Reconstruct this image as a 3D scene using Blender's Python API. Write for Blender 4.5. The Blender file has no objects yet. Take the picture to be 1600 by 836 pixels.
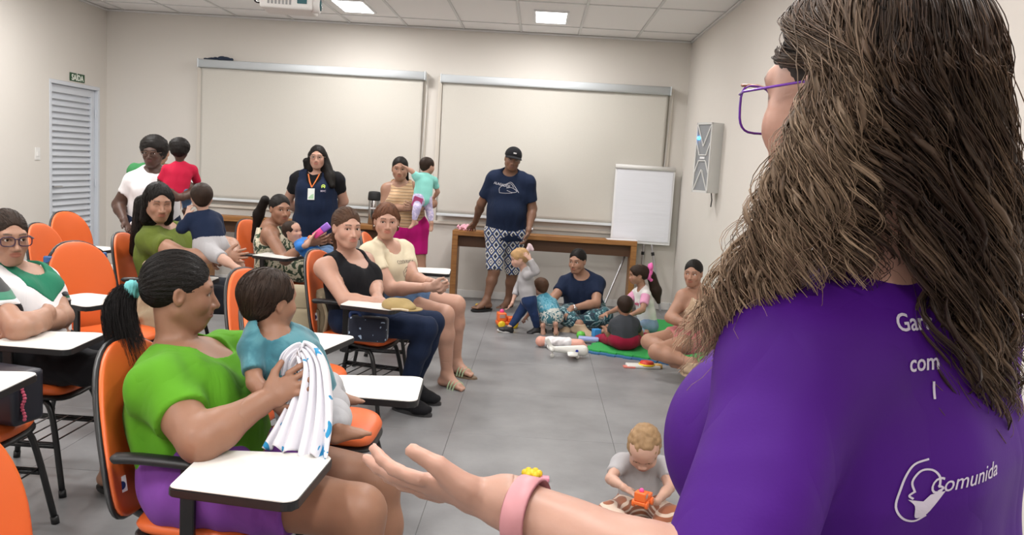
import bpy, bmesh, math, random
import numpy as np
from mathutils import Vector, Matrix
from concurrent.futures import ThreadPoolExecutor
random.seed(7); RNG = np.random.RandomState(7)
SC = bpy.context.scene
COL = SC.collection
PI = math.pi

# ---------------------------------------------------------------- camera, world, lights, exposure
def look_matrix(pitch, roll, yaw, pos):
    cy, sy, cp, sp = math.cos(yaw), math.sin(yaw), math.cos(pitch), math.sin(pitch)
    fwd = Vector((sy * cp, cy * cp, -sp)); right = Vector((cy, -sy, 0)); up = right.cross(fwd)
    r = right * math.cos(roll) + up * math.sin(roll)
    u = -right * math.sin(roll) + up * math.cos(roll)
    m = Matrix((r, u, -fwd)).transposed().to_4x4(); m.translation = Vector(pos)
    return m
cam_data = bpy.data.cameras.new('camera')
cam_data.sensor_width = 36.0
cam_data.lens = 36.0 * 1334.5 / 1600.0
cam_data.clip_start = 0.05
cam = bpy.data.objects.new('camera', cam_data); COL.objects.link(cam)
cam.matrix_world = look_matrix(0.1169, 0.0596, -0.0252, (0, 0, 1.4881))
SC.camera = cam
world = bpy.data.worlds.new('world'); SC.world = world; world.use_nodes = True
world.node_tree.nodes['Background'].inputs[0].default_value = (0.80, 0.85, 0.92, 1)
world.node_tree.nodes['Background'].inputs[1].default_value = 0.30
SC.view_settings.view_transform = 'Standard'; SC.view_settings.look = 'None'
SC.view_settings.gamma = 1.0; SC.view_settings.use_curve_mapping = False
SC.view_settings.exposure = 0.05
SC.cycles.use_denoising = True
SC.cycles.max_bounces = 6; SC.cycles.diffuse_bounces = 4; SC.cycles.transparent_max_bounces = 8
XL, XR, YB, YF, H = -4.864, 1.563, 9.52, -2.2, 2.946
T = 0.625                       # ceiling grid
GX, GY = -4.666, 9.018          # a longitudinal and a transverse grid line
PANEL = 26.0
PANELS = []                     # centres of the LED panels (grid cells), their light comes from each panel's builder
for px in (-3.78, -1.9, 0.02, 1.2):
    for py in (8.47, 5.97, 3.47, 0.97, -1.2):
        if (px == 1.2 and py != 0.97) or (px == -3.78 and py == 8.47): continue
        if px == -3.78 and py == 5.97: PANELS.append((px, 7.22))  # extra panel out of view, added to brighten the left back wall
        PANELS.append((px, py))

# ---------------------------------------------------------------- objects, names
def empty(name, label, cat, loc=(0, 0, 0), rz=0.0, group=None):
    o = bpy.data.objects.new(name, None); COL.objects.link(o)
    o.empty_display_size = 0.05
    o.location = loc; o.rotation_euler = (0, 0, rz)
    tag(o, label, cat, group)
    return o
def tag(o, label=None, cat=None, group=None, kind=None):
    if label: o['label'] = label
    if cat: o['category'] = cat
    if group: o['group'] = group
    if kind: o['kind'] = kind
    return o
def obj(name, me, m, parent=None, smooth=False, loc=None):
    if isinstance(me, bmesh.types.BMesh):
        b = me; me = bpy.data.meshes.new(name); b.normal_update(); b.to_mesh(me); b.free()
    if m is not None:
        for k in (m if isinstance(m, (list, tuple)) else [m]): me.materials.append(k)
    if smooth: me.shade_smooth()
    o = bpy.data.objects.new(name, me); COL.objects.link(o)
    if loc is not None: o.location = loc
    if parent: o.parent = parent
    return o
def struct(name, me, m, parent=None, smooth=False):
    o = obj(name, me, m, parent, smooth)
    if parent is None: o['kind'] = 'structure'
    return o
def copy_tree(o, parent=None):
    c = o.copy(); COL.objects.link(c)
    if parent: c.parent = parent
    for ch in list(o.children): copy_tree(ch, c)
    return c

# ---------------------------------------------------------------- materials
MATS = {}
def mat(name, col, rough=0.5, metal=0.0, bump=None, var=None, spec=0.5, emit=None, sheen=0.0, sss=0.0, trans=0.0, coat=0.0, ior=1.45, wr=None):
    if name in MATS: return MATS[name]
    m = bpy.data.materials.new(name); m.use_nodes = True; MATS[name] = m
    nt = m.node_tree; b = nt.nodes['Principled BSDF']
    b.inputs['Base Color'].default_value = (*col, 1); b.inputs['Roughness'].default_value = rough
    b.inputs['Metallic'].default_value = metal; b.inputs['Specular IOR Level'].default_value = spec
    b.inputs['Sheen Weight'].default_value = sheen; b.inputs['IOR'].default_value = ior
    b.inputs['Transmission Weight'].default_value = trans; b.inputs['Coat Weight'].default_value = coat
    if sss:
        b.inputs['Subsurface Weight'].default_value = sss; b.inputs['Subsurface Radius'].default_value = (0.6, 0.25, 0.12)
        b.inputs['Subsurface Scale'].default_value = 0.02
    if emit:
        b.inputs['Emission Color'].default_value = (*emit[0], 1); b.inputs['Emission Strength'].default_value = emit[1]
    tc = nt.nodes.new('ShaderNodeTexCoord')
    if var:                                        # (scale, amount): slow colour variation of the stuff itself
        n = nt.nodes.new('ShaderNodeTexNoise'); n.inputs['Scale'].default_value = var[0]; n.inputs['Detail'].default_value = 5
        nt.links.new(tc.outputs['Object'], n.inputs['Vector'])
        mx = nt.nodes.new('ShaderNodeMix'); mx.data_type = 'RGBA'
        mx.inputs['A'].default_value = (*[c * (1 - var[1]) for c in col], 1)
        mx.inputs['B'].default_value = (*[min(1, c * (1 + var[1])) for c in col], 1)
        nt.links.new(n.outputs['Fac'], mx.inputs['Factor']); nt.links.new(mx.outputs['Result'], b.inputs['Base Color'])
    if bump:                                       # (scale, strength, distance[, stretch])
        n = nt.nodes.new('ShaderNodeTexNoise'); n.inputs['Scale'].default_value = bump[0]; n.inputs['Detail'].default_value = 4
        src = tc.outputs['Object']
        if len(bump) > 3:
            mp = nt.nodes.new('ShaderNodeMapping'); mp.inputs['Scale'].default_value = bump[3]
            nt.links.new(src, mp.inputs['Vector']); src = mp.outputs['Vector']
        nt.links.new(src, n.inputs['Vector'])
        bp = nt.nodes.new('ShaderNodeBump'); bp.inputs['Strength'].default_value = bump[1]; bp.inputs['Distance'].default_value = bump[2]
        nt.links.new(n.outputs['Fac'], bp.inputs['Height']); nt.links.new(bp.outputs['Normal'], b.inputs['Normal'])
        if wr:                                     # cloth creases
            n2 = nt.nodes.new('ShaderNodeTexNoise'); n2.inputs['Scale'].default_value = wr[0]; n2.inputs['Detail'].default_value = 1.5; n2.inputs['Distortion'].default_value = 1.4
            mp2 = nt.nodes.new('ShaderNodeMapping'); mp2.inputs['Rotation'].default_value = (.5, .6, .3); mp2.inputs['Scale'].default_value = (1, 1, .45)
            nt.links.new(tc.outputs['Object'], mp2.inputs['Vector']); nt.links.new(mp2.outputs['Vector'], n2.inputs['Vector'])
            ab = mathn(nt, 'ABSOLUTE', mathn(nt, 'SUBTRACT', n2.outputs['Fac'], .5))
            b2 = nt.nodes.new('ShaderNodeBump'); b2.inputs['Strength'].default_value = wr[1]; b2.inputs['Distance'].default_value = wr[2]
            nt.links.new(ab, b2.inputs['Height']); nt.links.new(bp.outputs['Normal'], b2.inputs['Normal']); nt.links.new(b2.outputs['Normal'], b.inputs['Normal'])
    return m
def col_input(m): return m.node_tree.nodes['Principled BSDF'].inputs['Base Color']
def ramp_mat(name, make_fac, stops, rough=0.8, sheen=0.2, const=True):
    """material whose colour is a ramp over a procedural factor"""
    if name in MATS: return MATS[name]
    m = mat(name, (1, 1, 1), rough, sheen=sheen, bump=(90, 0.15, 0.002)); nt = m.node_tree
    tc = nt.nodes.new('ShaderNodeTexCoord')
    fac = make_fac(nt, tc)
    r = nt.nodes.new('ShaderNodeValToRGB'); e = r.color_ramp
    if const: e.interpolation = 'CONSTANT'
    while len(e.elements) < len(stops): e.elements.new(0.5)
    for el, (p, c) in zip(e.elements, stops): el.position = p; el.color = (*c, 1)
    nt.links.new(fac, r.inputs['Fac']); nt.links.new(r.outputs['Color'], col_input(m))
    return m
def mathn(nt, op, a, b=None, c=None):
    n = nt.nodes.new('ShaderNodeMath'); n.operation = op
    for i, v in enumerate((a, b, c)):
        if v is None: continue
        if isinstance(v, (int, float)): n.inputs[i].default_value = v
        else: nt.links.new(v, n.inputs[i])
    return n.outputs[0]
def f_noise(scale, detail=2, dist=0.0, stretch=(1, 1, 1)):
    def g(nt, tc):
        mp = nt.nodes.new('ShaderNodeMapping'); mp.inputs['Scale'].default_value = stretch
        nt.links.new(tc.outputs['Object'], mp.inputs['Vector'])
        n = nt.nodes.new('ShaderNodeTexNoise'); n.inputs['Scale'].default_value = scale; n.inputs['Detail'].default_value = detail
        n.inputs['Distortion'].default_value = dist
        nt.links.new(mp.outputs['Vector'], n.inputs['Vector']); return n.outputs['Fac']
    return g
def f_stripes(axis, period, wob=0.0):
    def g(nt, tc):
        s = nt.nodes.new('ShaderNodeSeparateXYZ'); nt.links.new(tc.outputs['Object'], s.inputs[0])
        v = mathn(nt, 'DIVIDE', s.outputs[axis], period)
        if wob:
            n = nt.nodes.new('ShaderNodeTexNoise'); n.inputs['Scale'].default_value = 9; nt.links.new(tc.outputs['Object'], n.inputs['Vector'])
            v = mathn(nt, 'ADD', v, mathn(nt, 'MULTIPLY', n.outputs['Fac'], wob))
        return mathn(nt, 'FRACT', v)
    return g
def f_diamond(period):
    def g(nt, tc):
        s = nt.nodes.new('ShaderNodeSeparateXYZ'); nt.links.new(tc.outputs['Object'], s.inputs[0])
        u = mathn(nt, 'ABSOLUTE', mathn(nt, 'SUBTRACT', mathn(nt, 'FRACT', mathn(nt, 'DIVIDE', s.outputs[0], period)), 0.5))
        v = mathn(nt, 'ABSOLUTE', mathn(nt, 'SUBTRACT', mathn(nt, 'FRACT', mathn(nt, 'DIVIDE', s.outputs[2], period * 1.35)), 0.5))
        return mathn(nt, 'ADD', u, v)
    return g

# ---------------------------------------------------------------- small mesh tools
def bm_new(): return bmesh.new()
def add_box(bm, lo, hi, bev=0.0, seg=2, M=None):
    r = bmesh.ops.create_cube(bm, size=1.0); vs = r['verts']
    for v in vs:
        v.co = Vector([lo[i] + (v.co[i] + 0.5) * (hi[i] - lo[i]) for i in range(3)])
    if bev > 0:
        es = list({e for v in vs for e in v.link_edges})
        rr = bmesh.ops.bevel(bm, geom=es, offset=bev, segments=seg, affect='EDGES', profile=0.7)
        vs = list({v for f in rr['faces'] for v in f.verts} | {v for v in vs if v.is_valid})
    if M is not None: bmesh.ops.transform(bm, matrix=M, verts=vs)
    return vs
def box(lo, hi, bev=0.0, seg=2):
    bm = bm_new(); add_box(bm, lo, hi, bev, seg); return bm
def add_tube(bm, pts, r, n=8, caps=True, sq=None):
    """tube along a polyline; r a number or one per point"""
    P = [Vector(p) for p in pts]; rings = []; rr = r if isinstance(r, (list, tuple)) else [r] * len(P)
    t0 = (P[1] - P[0]).normalized(); a = t0.orthogonal().normalized()
    for i, p in enumerate(P):
        t = ((P[min(i + 1, len(P) - 1)] - P[max(i - 1, 0)])).normalized()
        a = (a - t * a.dot(t)).normalized(); b = t.cross(a)
        ring = []
        for k in range(n):
            an = 2 * PI * k / n
            ring.append(bm.verts.new(p + a * math.cos(an) * rr[i] + b * math.sin(an) * rr[i] * (sq or 1)))
        rings.append(ring)
    for A, B in zip(rings, rings[1:]):
        for k in range(n): bm.faces.new((A[k], A[(k + 1) % n], B[(k + 1) % n], B[k]))
    if caps: bm.faces.new(rings[0][::-1]); bm.faces.new(rings[-1])
    return rings
def tube(pts, r, n=8, caps=True):
    bm = bm_new(); add_tube(bm, pts, r, n, caps); return bm
def smooth_path(pts, n=6):
    """Catmull-Rom through the points"""
    P = [Vector(p) for p in pts]; P = [P[0] * 2 - P[1]] + P + [P[-1] * 2 - P[-2]]; out = []
    for i in range(1, len(P) - 2):
        for k in range(n):
            t = k / n; a, b, c, d = P[i - 1], P[i], P[i + 1], P[i + 2]
            out.append(0.5 * ((2 * b) + (c - a) * t + (2 * a - 5 * b + 4 * c - d) * t * t + (3 * b - a - 3 * c + d) * t ** 3))
    out.append(P[-2]); return out
def add_prism(bm, poly, z0, z1, bev=0.0, M=None):
    lo = [bm.verts.new((x, y, z0)) for x, y in poly]; hi = [bm.verts.new((x, y, z1)) for x, y in poly]; n = len(poly)
    fs = [bm.faces.new(lo[::-1]), bm.faces.new(hi)] + [bm.faces.new((lo[i], lo[(i + 1) % n], hi[(i + 1) % n], hi[i])) for i in range(n)]
    vs = lo + hi
    if bev:
        es = list({e for f in fs[:2] for e in f.edges})
        rr = bmesh.ops.bevel(bm, geom=es, offset=bev, segments=2, affect='EDGES')
        vs = [v for v in vs if v.is_valid] + list({v for f in rr['faces'] for v in f.verts})
    if M is not None: bmesh.ops.transform(bm, matrix=M, verts=list(set(vs)))
    return vs
def rounded(poly, r, seg=4):
    out = []; n = len(poly)
    for i in range(n):
        p = Vector(poly[i]); a = Vector(poly[i - 1]); b = Vector(poly[(i + 1) % n])
        da = (a - p); db = (b - p); q = min(r, da.length * .45, db.length * .45)
        s = p + da.normalized() * q; e = p + db.normalized() * q
        for k in range(seg + 1):
            t = k / seg; out.append(tuple(s * (1 - t) ** 2 + p * 2 * t * (1 - t) + e * t * t))
    return out
def lathe(prof, n=20, M=None, bm=None):
    bm = bm or bm_new(); rings = []; vs = []
    for r, z in prof:
        ring = [bm.verts.new((max(r, 1e-4) * math.cos(2 * PI * k / n), max(r, 1e-4) * math.sin(2 * PI * k / n), z)) for k in range(n)]
        rings.append(ring); vs += ring
    for A, B in zip(rings, rings[1:]):
        for k in range(n): bm.faces.new((A[k], A[(k + 1) % n], B[(k + 1) % n], B[k]))
    bm.faces.new(rings[0][::-1]); bm.faces.new(rings[-1])
    if M is not None: bmesh.ops.transform(bm, matrix=M, verts=vs)
    return bm
def text_mesh(s, size, extrude=0.0006, align='CENTER', shear=0.0, bold=0.0):
    cu = bpy.data.curves.new('t', 'FONT'); cu.body = s; cu.size = size; cu.extrude = extrude; cu.align_x = align; cu.align_y = 'CENTER'
    cu.shear = shear; cu.offset = bold; cu.resolution_u = 3
    o = bpy.data.objects.new('t', cu); COL.objects.link(o)
    dg = bpy.context.evaluated_depsgraph_get(); me = bpy.data.meshes.new_from_object(o.evaluated_get(dg))
    bpy.data.objects.remove(o); bpy.data.curves.remove(cu); me.materials.clear()
    return me
def frame3(origin, x, y):
    x = Vector(x).normalized(); y = Vector(y); y = (y - x * y.dot(x)).normalized(); z = x.cross(y)
    m = Matrix((x, y, z)).transposed().to_4x4(); m.translation = Vector(origin); return m

# ---------------------------------------------------------------- implicit surfaces (bodies, clothes, soft things)
def V3(*a): return np.array(a, dtype=np.float64)
def unit(v): v = np.asarray(v, float); return v / max(1e-9, np.linalg.norm(v))
def lerp(a, b, t): return np.asarray(a, float) * (1 - t) + np.asarray(b, float) * t
class Prim:
    __slots__ = ('f', 'lo', 'hi', 'tag', 'k', 'sub')
    def __init__(s, f, lo, hi, tag='', k=0.02, sub=False): s.f, s.lo, s.hi, s.tag, s.k, s.sub = f, lo, hi, tag, k, sub
def rc(a, b, ra, rb, tag='', k=0.02, side=None, ratio=1.0, t0=None, t1=None, sub=False):
    a = np.asarray(a, float); b = np.asarray(b, float); d = b - a; L2 = max(1e-9, d @ d); L = math.sqrt(L2)
    s = None if side is None else unit(side)
    def f(x, y, z):
        px, py, pz = x - a[0], y - a[1], z - a[2]
        tt = (px * d[0] + py * d[1] + pz * d[2]) / L2
        t = np.clip(tt, 0, 1)
        qx, qy, qz = px - t * d[0], py - t * d[1], pz - t * d[2]
        if s is not None:
            w = (qx * s[0] + qy * s[1] + qz * s[2]) * (1 / ratio - 1)
            qx, qy, qz = qx + w * s[0], qy + w * s[1], qz + w * s[2]
        D = np.sqrt(qx * qx + qy * qy + qz * qz) - (ra + (rb - ra) * t)
        if t1 is not None: D = np.maximum(D, (tt - t1) * L)
        if t0 is not None: D = np.maximum(D, (t0 - tt) * L)
        return D
    R = max(ra, rb) * max(1.0, ratio)
    return Prim(f, np.minimum(a, b) - R, np.maximum(a, b) + R, tag, k, sub)
def ell(c, r, tag='', k=0.02, R=None, sub=False):
    c = np.asarray(c, float); r = np.asarray(r, float); R = np.eye(3) if R is None else np.asarray(R, float)
    def f(x, y, z):
        px, py, pz = x - c[0], y - c[1], z - c[2]
        l = [(px * R[i, 0] + py * R[i, 1] + pz * R[i, 2]) / r[i] for i in range(3)]
        k0 = np.sqrt(l[0] ** 2 + l[1] ** 2 + l[2] ** 2)
        k1 = np.sqrt((l[0] / r[0]) ** 2 + (l[1] / r[1]) ** 2 + (l[2] / r[2]) ** 2)
        return k0 * (k0 - 1) / np.maximum(k1, 1e-6)
    m = np.sqrt(((R * r[:, None]) ** 2).sum(0))
    return Prim(f, c - m, c + m, tag, k, sub)
def bbox(prims):
    P = [p for p in prims if not p.sub]
    return np.min([p.lo for p in P], 0), np.max([p.hi for p in P], 0)
FAR = 0.2
def field(prims, lo, h, n):
    ax = [(lo[i] + h * np.arange(n[i])).astype(np.float32) for i in range(3)]
    D = np.full(n, FAR, np.float32)
    for p in prims:
        m = p.k + 0.045
        i0 = [max(0, int((p.lo[i] - m - lo[i]) / h)) for i in range(3)]
        i1 = [min(n[i], int((p.hi[i] + m - lo[i]) / h) + 2) for i in range(3)]
        if any(i1[i] <= i0[i] for i in range(3)): continue
        sl = tuple(slice(i0[i], i1[i]) for i in range(3))
        d = p.f(ax[0][sl[0]][:, None, None], ax[1][sl[1]][None, :, None], ax[2][sl[2]][None, None, :]).astype(np.float32)
        A = D[sl]
        if p.sub:
            d = -d; hh = np.maximum(p.k - np.abs(A - d), 0) / p.k; D[sl] = np.maximum(A, d) + hh * hh * p.k * 0.25
        else:
            hh = np.maximum(p.k - np.abs(A - d), 0) / p.k; D[sl] = np.minimum(A, d) - hh * hh * p.k * 0.25
    return D, ax
def nets(D, lo, h):
    """naive surface nets: quads around every sign-changing edge"""
    n = D.shape; S = D < 0
    c = np.zeros((n[0] - 1, n[1] - 1, n[2] - 1), np.uint8)
    for dx in (0, 1):
        for dy in (0, 1):
            for dz in (0, 1): c += S[dx:n[0] - 1 + dx, dy:n[1] - 1 + dy, dz:n[2] - 1 + dz]
    act = (c > 0) & (c < 8); I = np.argwhere(act)
    if len(I) == 0: return np.zeros((0, 3)), np.zeros((0, 4), int)
    idx = -np.ones(c.shape, np.int32); idx[act] = np.arange(len(I))
    cor = {}
    for dx in (0, 1):
        for dy in (0, 1):
            for dz in (0, 1): cor[dx, dy, dz] = D[I[:, 0] + dx, I[:, 1] + dy, I[:, 2] + dz].astype(np.float64)
    acc = np.zeros((len(I), 3)); cnt = np.zeros(len(I))
    for a in cor:
        for ax in range(3):
            if a[ax] == 1: continue
            b = list(a); b[ax] = 1; b = tuple(b)
            u, v = cor[a], cor[b]; cr = (u < 0) != (v < 0)
            t = np.where(cr, u / np.where(cr, u - v, 1), 0)
            p = np.tile(np.array(a, float), (len(I), 1)); p[:, ax] = t
            acc += p * cr[:, None]; cnt += cr
    V = (I + acc / cnt[:, None]) * h + lo
    F = []
    for ax in range(3):
        sa = [slice(None)] * 3; sb = [slice(None)] * 3; sa[ax] = slice(0, -1); sb[ax] = slice(1, None)
        A, B = S[tuple(sa)], S[tuple(sb)]
        o1, o2 = [(1, 2), (2, 0), (0, 1)][ax]
        for pos in (True, False):
            E = np.argwhere((A & ~B) if pos else (~A & B))
            ok = (E[:, o1] > 0) & (E[:, o2] > 0) & (E[:, o1] < n[o1] - 1) & (E[:, o2] < n[o2] - 1); E = E[ok]
            if len(E) == 0: continue
            q = []
            for d1, d2 in ((-1, -1), (0, -1), (0, 0), (-1, 0)):
                e = E.copy(); e[:, o1] += d1; e[:, o2] += d2; q.append(idx[e[:, 0], e[:, 1], e[:, 2]])
            q = np.stack(q, 1)
            F.append(q if pos else q[:, ::-1])
    return V, np.concatenate(F)
def folds(amp, freq, seed, aniso=(1, 1, 0.5)):
    r = np.random.RandomState(seed); K = r.normal(size=(6, 3)) * freq * np.array(aniso); ph = r.rand(6) * 6.28
    def g(x, y, z):
        w = np.sin(K[3, 0] * .4 * x + K[3, 1] * .4 * y + K[3, 2] * .4 * z + ph[3]) * 1.6
        v = 0
        for i in range(3):
            v = v + np.sin(K[i, 0] * x + K[i, 1] * y + K[i, 2] * z + ph[i] + w)
        return (amp / 2.2) * v
    return g
def surf(prims, h, t=0.0, cuts=(), planes=(), disp=None, only=None, pad=0.02):
    """mesh of the blended primitives: offset by t, minus cuts, kept on the inner side of the planes"""
    lo, hi = bbox(prims); lo = lo - t - pad; hi = hi + t + pad
    if only is not None: lo = np.maximum(lo, only[0] - 2 * h); hi = np.minimum(hi, only[1] + 2 * h)
    n = tuple(int(max(3, math.ceil((hi[i] - lo[i]) / h) + 1)) for i in range(3))
    D, ax = field(prims, lo, h, n)
    X, Y, Z = ax[0][:, None, None], ax[1][None, :, None], ax[2][None, None, :]
    if t: D = D - np.float32(t)
    if disp is not None:
        for g in (disp if isinstance(disp, (list, tuple)) else [disp]): D = D - g(X, Y, Z).astype(np.float32)
    for c in cuts: D = np.maximum(D, -c.f(X, Y, Z).astype(np.float32))
    for p, nn in planes:
        nn = unit(nn); D = np.maximum(D, ((X - p[0]) * nn[0] + (Y - p[1]) * nn[1] + (Z - p[2]) * nn[2]).astype(np.float32))
    return D, ax, lo
def mesh_of(prims, h, **kw):
    D, ax, lo = surf(prims, h, **kw)
    D[0], D[-1], D[:, 0], D[:, -1], D[:, :, 0], D[:, :, -1] = [np.maximum(q, 1e-3) for q in (D[0], D[-1], D[:, 0], D[:, -1], D[:, :, 0], D[:, :, -1])]
    return nets(D, lo, h)
def box_sd(X, Y, Z, b):
    return np.maximum(np.maximum(np.maximum(b[0][0] - X, X - b[1][0]), np.maximum(b[0][1] - Y, Y - b[1][1])), np.maximum(b[0][2] - Z, Z - b[1][2]))
def body_mesh(prims, h, fine):
    """one skin: a coarse net for trunk and limbs, finer nets for head, hands and feet, overlapping where they meet"""
    Vs, Fs, off = [], [], 0
    D, ax, lo = surf(prims, h)
    X, Y, Z = ax[0][:, None, None], ax[1][None, :, None], ax[2][None, None, :]
    for b, hf in fine: D = np.maximum(D, -(box_sd(X, Y, Z, b) + 1.6 * h).astype(np.float32))
    V, F = nets(D, lo, h); Vs.append(V); Fs.append(F); off += len(V)
    for b, hf in fine:
        P = [p for p in prims if np.all(p.hi + .06 > b[0]) and np.all(p.lo - .06 < b[1])]
        if not P: continue
        D, ax, lo = surf(P, hf, only=b)
        X, Y, Z = ax[0][:, None, None], ax[1][None, :, None], ax[2][None, None, :]
        D = np.maximum(D, box_sd(X, Y, Z, b).astype(np.float32))
        V, F = nets(D, lo, hf); Vs.append(V); Fs.append(F + off); off += len(V)
    return np.concatenate(Vs), np.concatenate(Fs)
def np_mesh(name, V, F, col=None):
    me = bpy.data.meshes.new(name); k = F.shape[1] if len(F) else 4
    me.vertices.add(len(V)); me.vertices.foreach_set('co', np.asarray(V, np.float32).ravel())
    me.loops.add(len(F) * k); me.loops.foreach_set('vertex_index', np.asarray(F, np.int32).ravel())
    me.polygons.add(len(F)); me.polygons.foreach_set('loop_start', np.arange(0, len(F) * k, k, dtype=np.int32))
    me.update(calc_edges=True); me.validate()
    if col is not None:
        a = me.color_attributes.new('Col', 'FLOAT_COLOR', 'POINT')
        c = np.ones((len(V), 4), np.float32); c[:, :3] = col; a.data.foreach_set('color', c.ravel())
    me.shade_smooth(); return me
def soft(name, prims, h, m, parent=None, base=(0, 0, 0), **kw):
    V, F = mesh_of(prims, h, **kw); return obj(name, np_mesh(name, V - np.asarray(base), F), m, parent)

# ---------------------------------------------------------------- people
def skin_material():
    m = bpy.data.materials.new('skin'); m.use_nodes = True; nt = m.node_tree; b = nt.nodes['Principled BSDF']
    at = nt.nodes.new('ShaderNodeAttribute'); at.attribute_name = 'Col'
    tc = nt.nodes.new('ShaderNodeTexCoord')
    n = nt.nodes.new('ShaderNodeTexNoise'); n.inputs['Scale'].default_value = 14; n.inputs['Detail'].default_value = 6
    nt.links.new(tc.outputs['Object'], n.inputs['Vector'])
    r = nt.nodes.new('ShaderNodeMapRange'); r.inputs['To Min'].default_value = 0.86; r.inputs['To Max'].default_value = 1.12
    nt.links.new(n.outputs['Fac'], r.inputs['Value'])
    mx = nt.nodes.new('ShaderNodeMix'); mx.data_type = 'RGBA'; mx.blend_type = 'MULTIPLY'; mx.inputs['Factor'].default_value = 1
    nt.links.new(at.outputs['Color'], mx.inputs['A']); nt.links.new(r.outputs['Result'], mx.inputs['B'])
    nt.links.new(mx.outputs['Result'], b.inputs['Base Color'])
    b.inputs['Roughness'].default_value = 0.48; b.inputs['Specular IOR Level'].default_value = 0.4
    b.inputs['Subsurface Weight'].default_value = 0.12; b.inputs['Subsurface Radius'].default_value = (0.8, 0.3, 0.15)
    b.inputs['Subsurface Scale'].default_value = 0.012
    n2 = nt.nodes.new('ShaderNodeTexNoise'); n2.inputs['Scale'].default_value = 260; nt.links.new(tc.outputs['Object'], n2.inputs['Vector'])
    bp = nt.nodes.new('ShaderNodeBump'); bp.inputs['Strength'].default_value = 0.12; bp.inputs['Distance'].default_value = 0.001
    nt.links.new(n2.outputs['Fac'], bp.inputs['Height']); nt.links.new(bp.outputs['Normal'], b.inputs['Normal'])
    return m
SKIN = skin_material()
def hair_mat(name, c, rough=0.55): return mat(name, c, rough, bump=(40, 0.5, 0.004, (4, 4, 0.8)), spec=0.2, var=(25, 0.35))
def fabric(name, c, rough=0.85, v=0.08): return mat(name, c, rough, bump=(300, 0.12, 0.001), var=(8, v), sheen=0.03, spec=0.2, wr=(8, .30, .03))
SCLERA = mat('eye_white', (0.75, 0.72, 0.68), 0.2); IRIS = mat('iris_brown', (0.05, 0.022, 0.01), 0.15); PUPIL = mat('pupil', (0.005, 0.005, 0.005), 0.1)

def head_frame(face, up=(0, 0, 1)):
    y = unit(face); x = unit(np.cross(y, up)); z = np.cross(x, y); return np.array([x, y, z])
def head_prims(C, R, s, child=False, closed=False, smile=0.0):
    P = []
    def W(l): return C + (np.asarray(l, float) * s) @ R
    def E(c, r, k=0.02, sub=False, rot=None): P.append(ell(W(c), np.asarray(r, float) * s, 'head', k * s, R if rot is None else rot @ R, sub))
    def Q(a, b, ra, rb, k=0.015, sub=False): P.append(rc(W(a), W(b), ra * s, rb * s, 'head', k * s, sub=sub))
    j = 0.80 if child else 1.0
    E((0, -.018, .032), (.075, .094, .083), .02)
    if child: E((0, -.02, .035), (.083, .098, .085), .02); E((0, .035, .045), (.060, .05, .045), .03)
    E((0, .026, -.022 * j), (.062, .060, .080 * j), .03)
    E((0, .050, -.090 * j), (.026, .026, .020), .03)
    for q in (-1, 1):
        Q((q * .048, -.002, -.052 * j), (q * .018, .050, -.090 * j), .019, .017, .03)
        E((q * .036, .052, -.030), (.024, .026, .024) if not child else (.030, .030, .028), .022)
        # ear: rim and hollow
        a = 0.25 * q; rot = np.array([[math.cos(a), math.sin(a), 0], [-math.sin(a), math.cos(a), 0], [0, 0, 1]])
        E((q * .075, -.008, -.006), (.0075, .0165, .028), .008, rot=rot)
        E((q * .083, -.004, -.002), (.007, .009, .016), .003, sub=True)
    Q((-.036, .074, .021), (.036, .074, .021), .010, .010, .020)                # brow ridge
    if child: Q((0, .084, -.010), (0, .094, -.030), .006, .009, .012)
    else: Q((0, .080, .006), (0, .103, -.036), .0075, .0105, .012)              # nose
    for q in (-1, 1):
        E((q * .0125, .090, -.040 + (.008 if child else 0)), (.0085, .011, .008), .008)
        E((q * .006, .097, -.0475 + (.008 if child else 0)), (.0035, .005, .003), .003, sub=True)
        E((q * .031, .098, -.001), (.020, .016, .014), .014, sub=True)            # socket
        if closed:
            E((q * .031, .068, -.001), (.014, .014, .013), .006)
            Q((q * .044, .079, -.006), (q * .018, .083, -.007), .0012, .0012, .002, sub=True)
        else:
            E((q * .031, .0655, 0), (.0152, .0152, .0152), .005)                   # lids round the ball
            E((q * .031, .086, -.0005), (.0132, .014, .0056), .0025, sub=True)      # the open slit
    mz = -.062 * (0.86 if child else 1)
    E((0, .074, mz), (.028, .018, .020), .02)
    E((0, .089, mz + .0045), (.021, .008, .0052), .004)
    E((0, .088, mz - .0055), (.018, .008, .0058), .004)
    Q((-.023, .087, mz + .0006 + smile * .004), (0, .0975, mz), .0012, .0012, .003, sub=True)
    Q((.023, .087, mz + .0006 + smile * .004), (0, .0975, mz), .0012, .0012, .003, sub=True)
    return P, W
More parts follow.
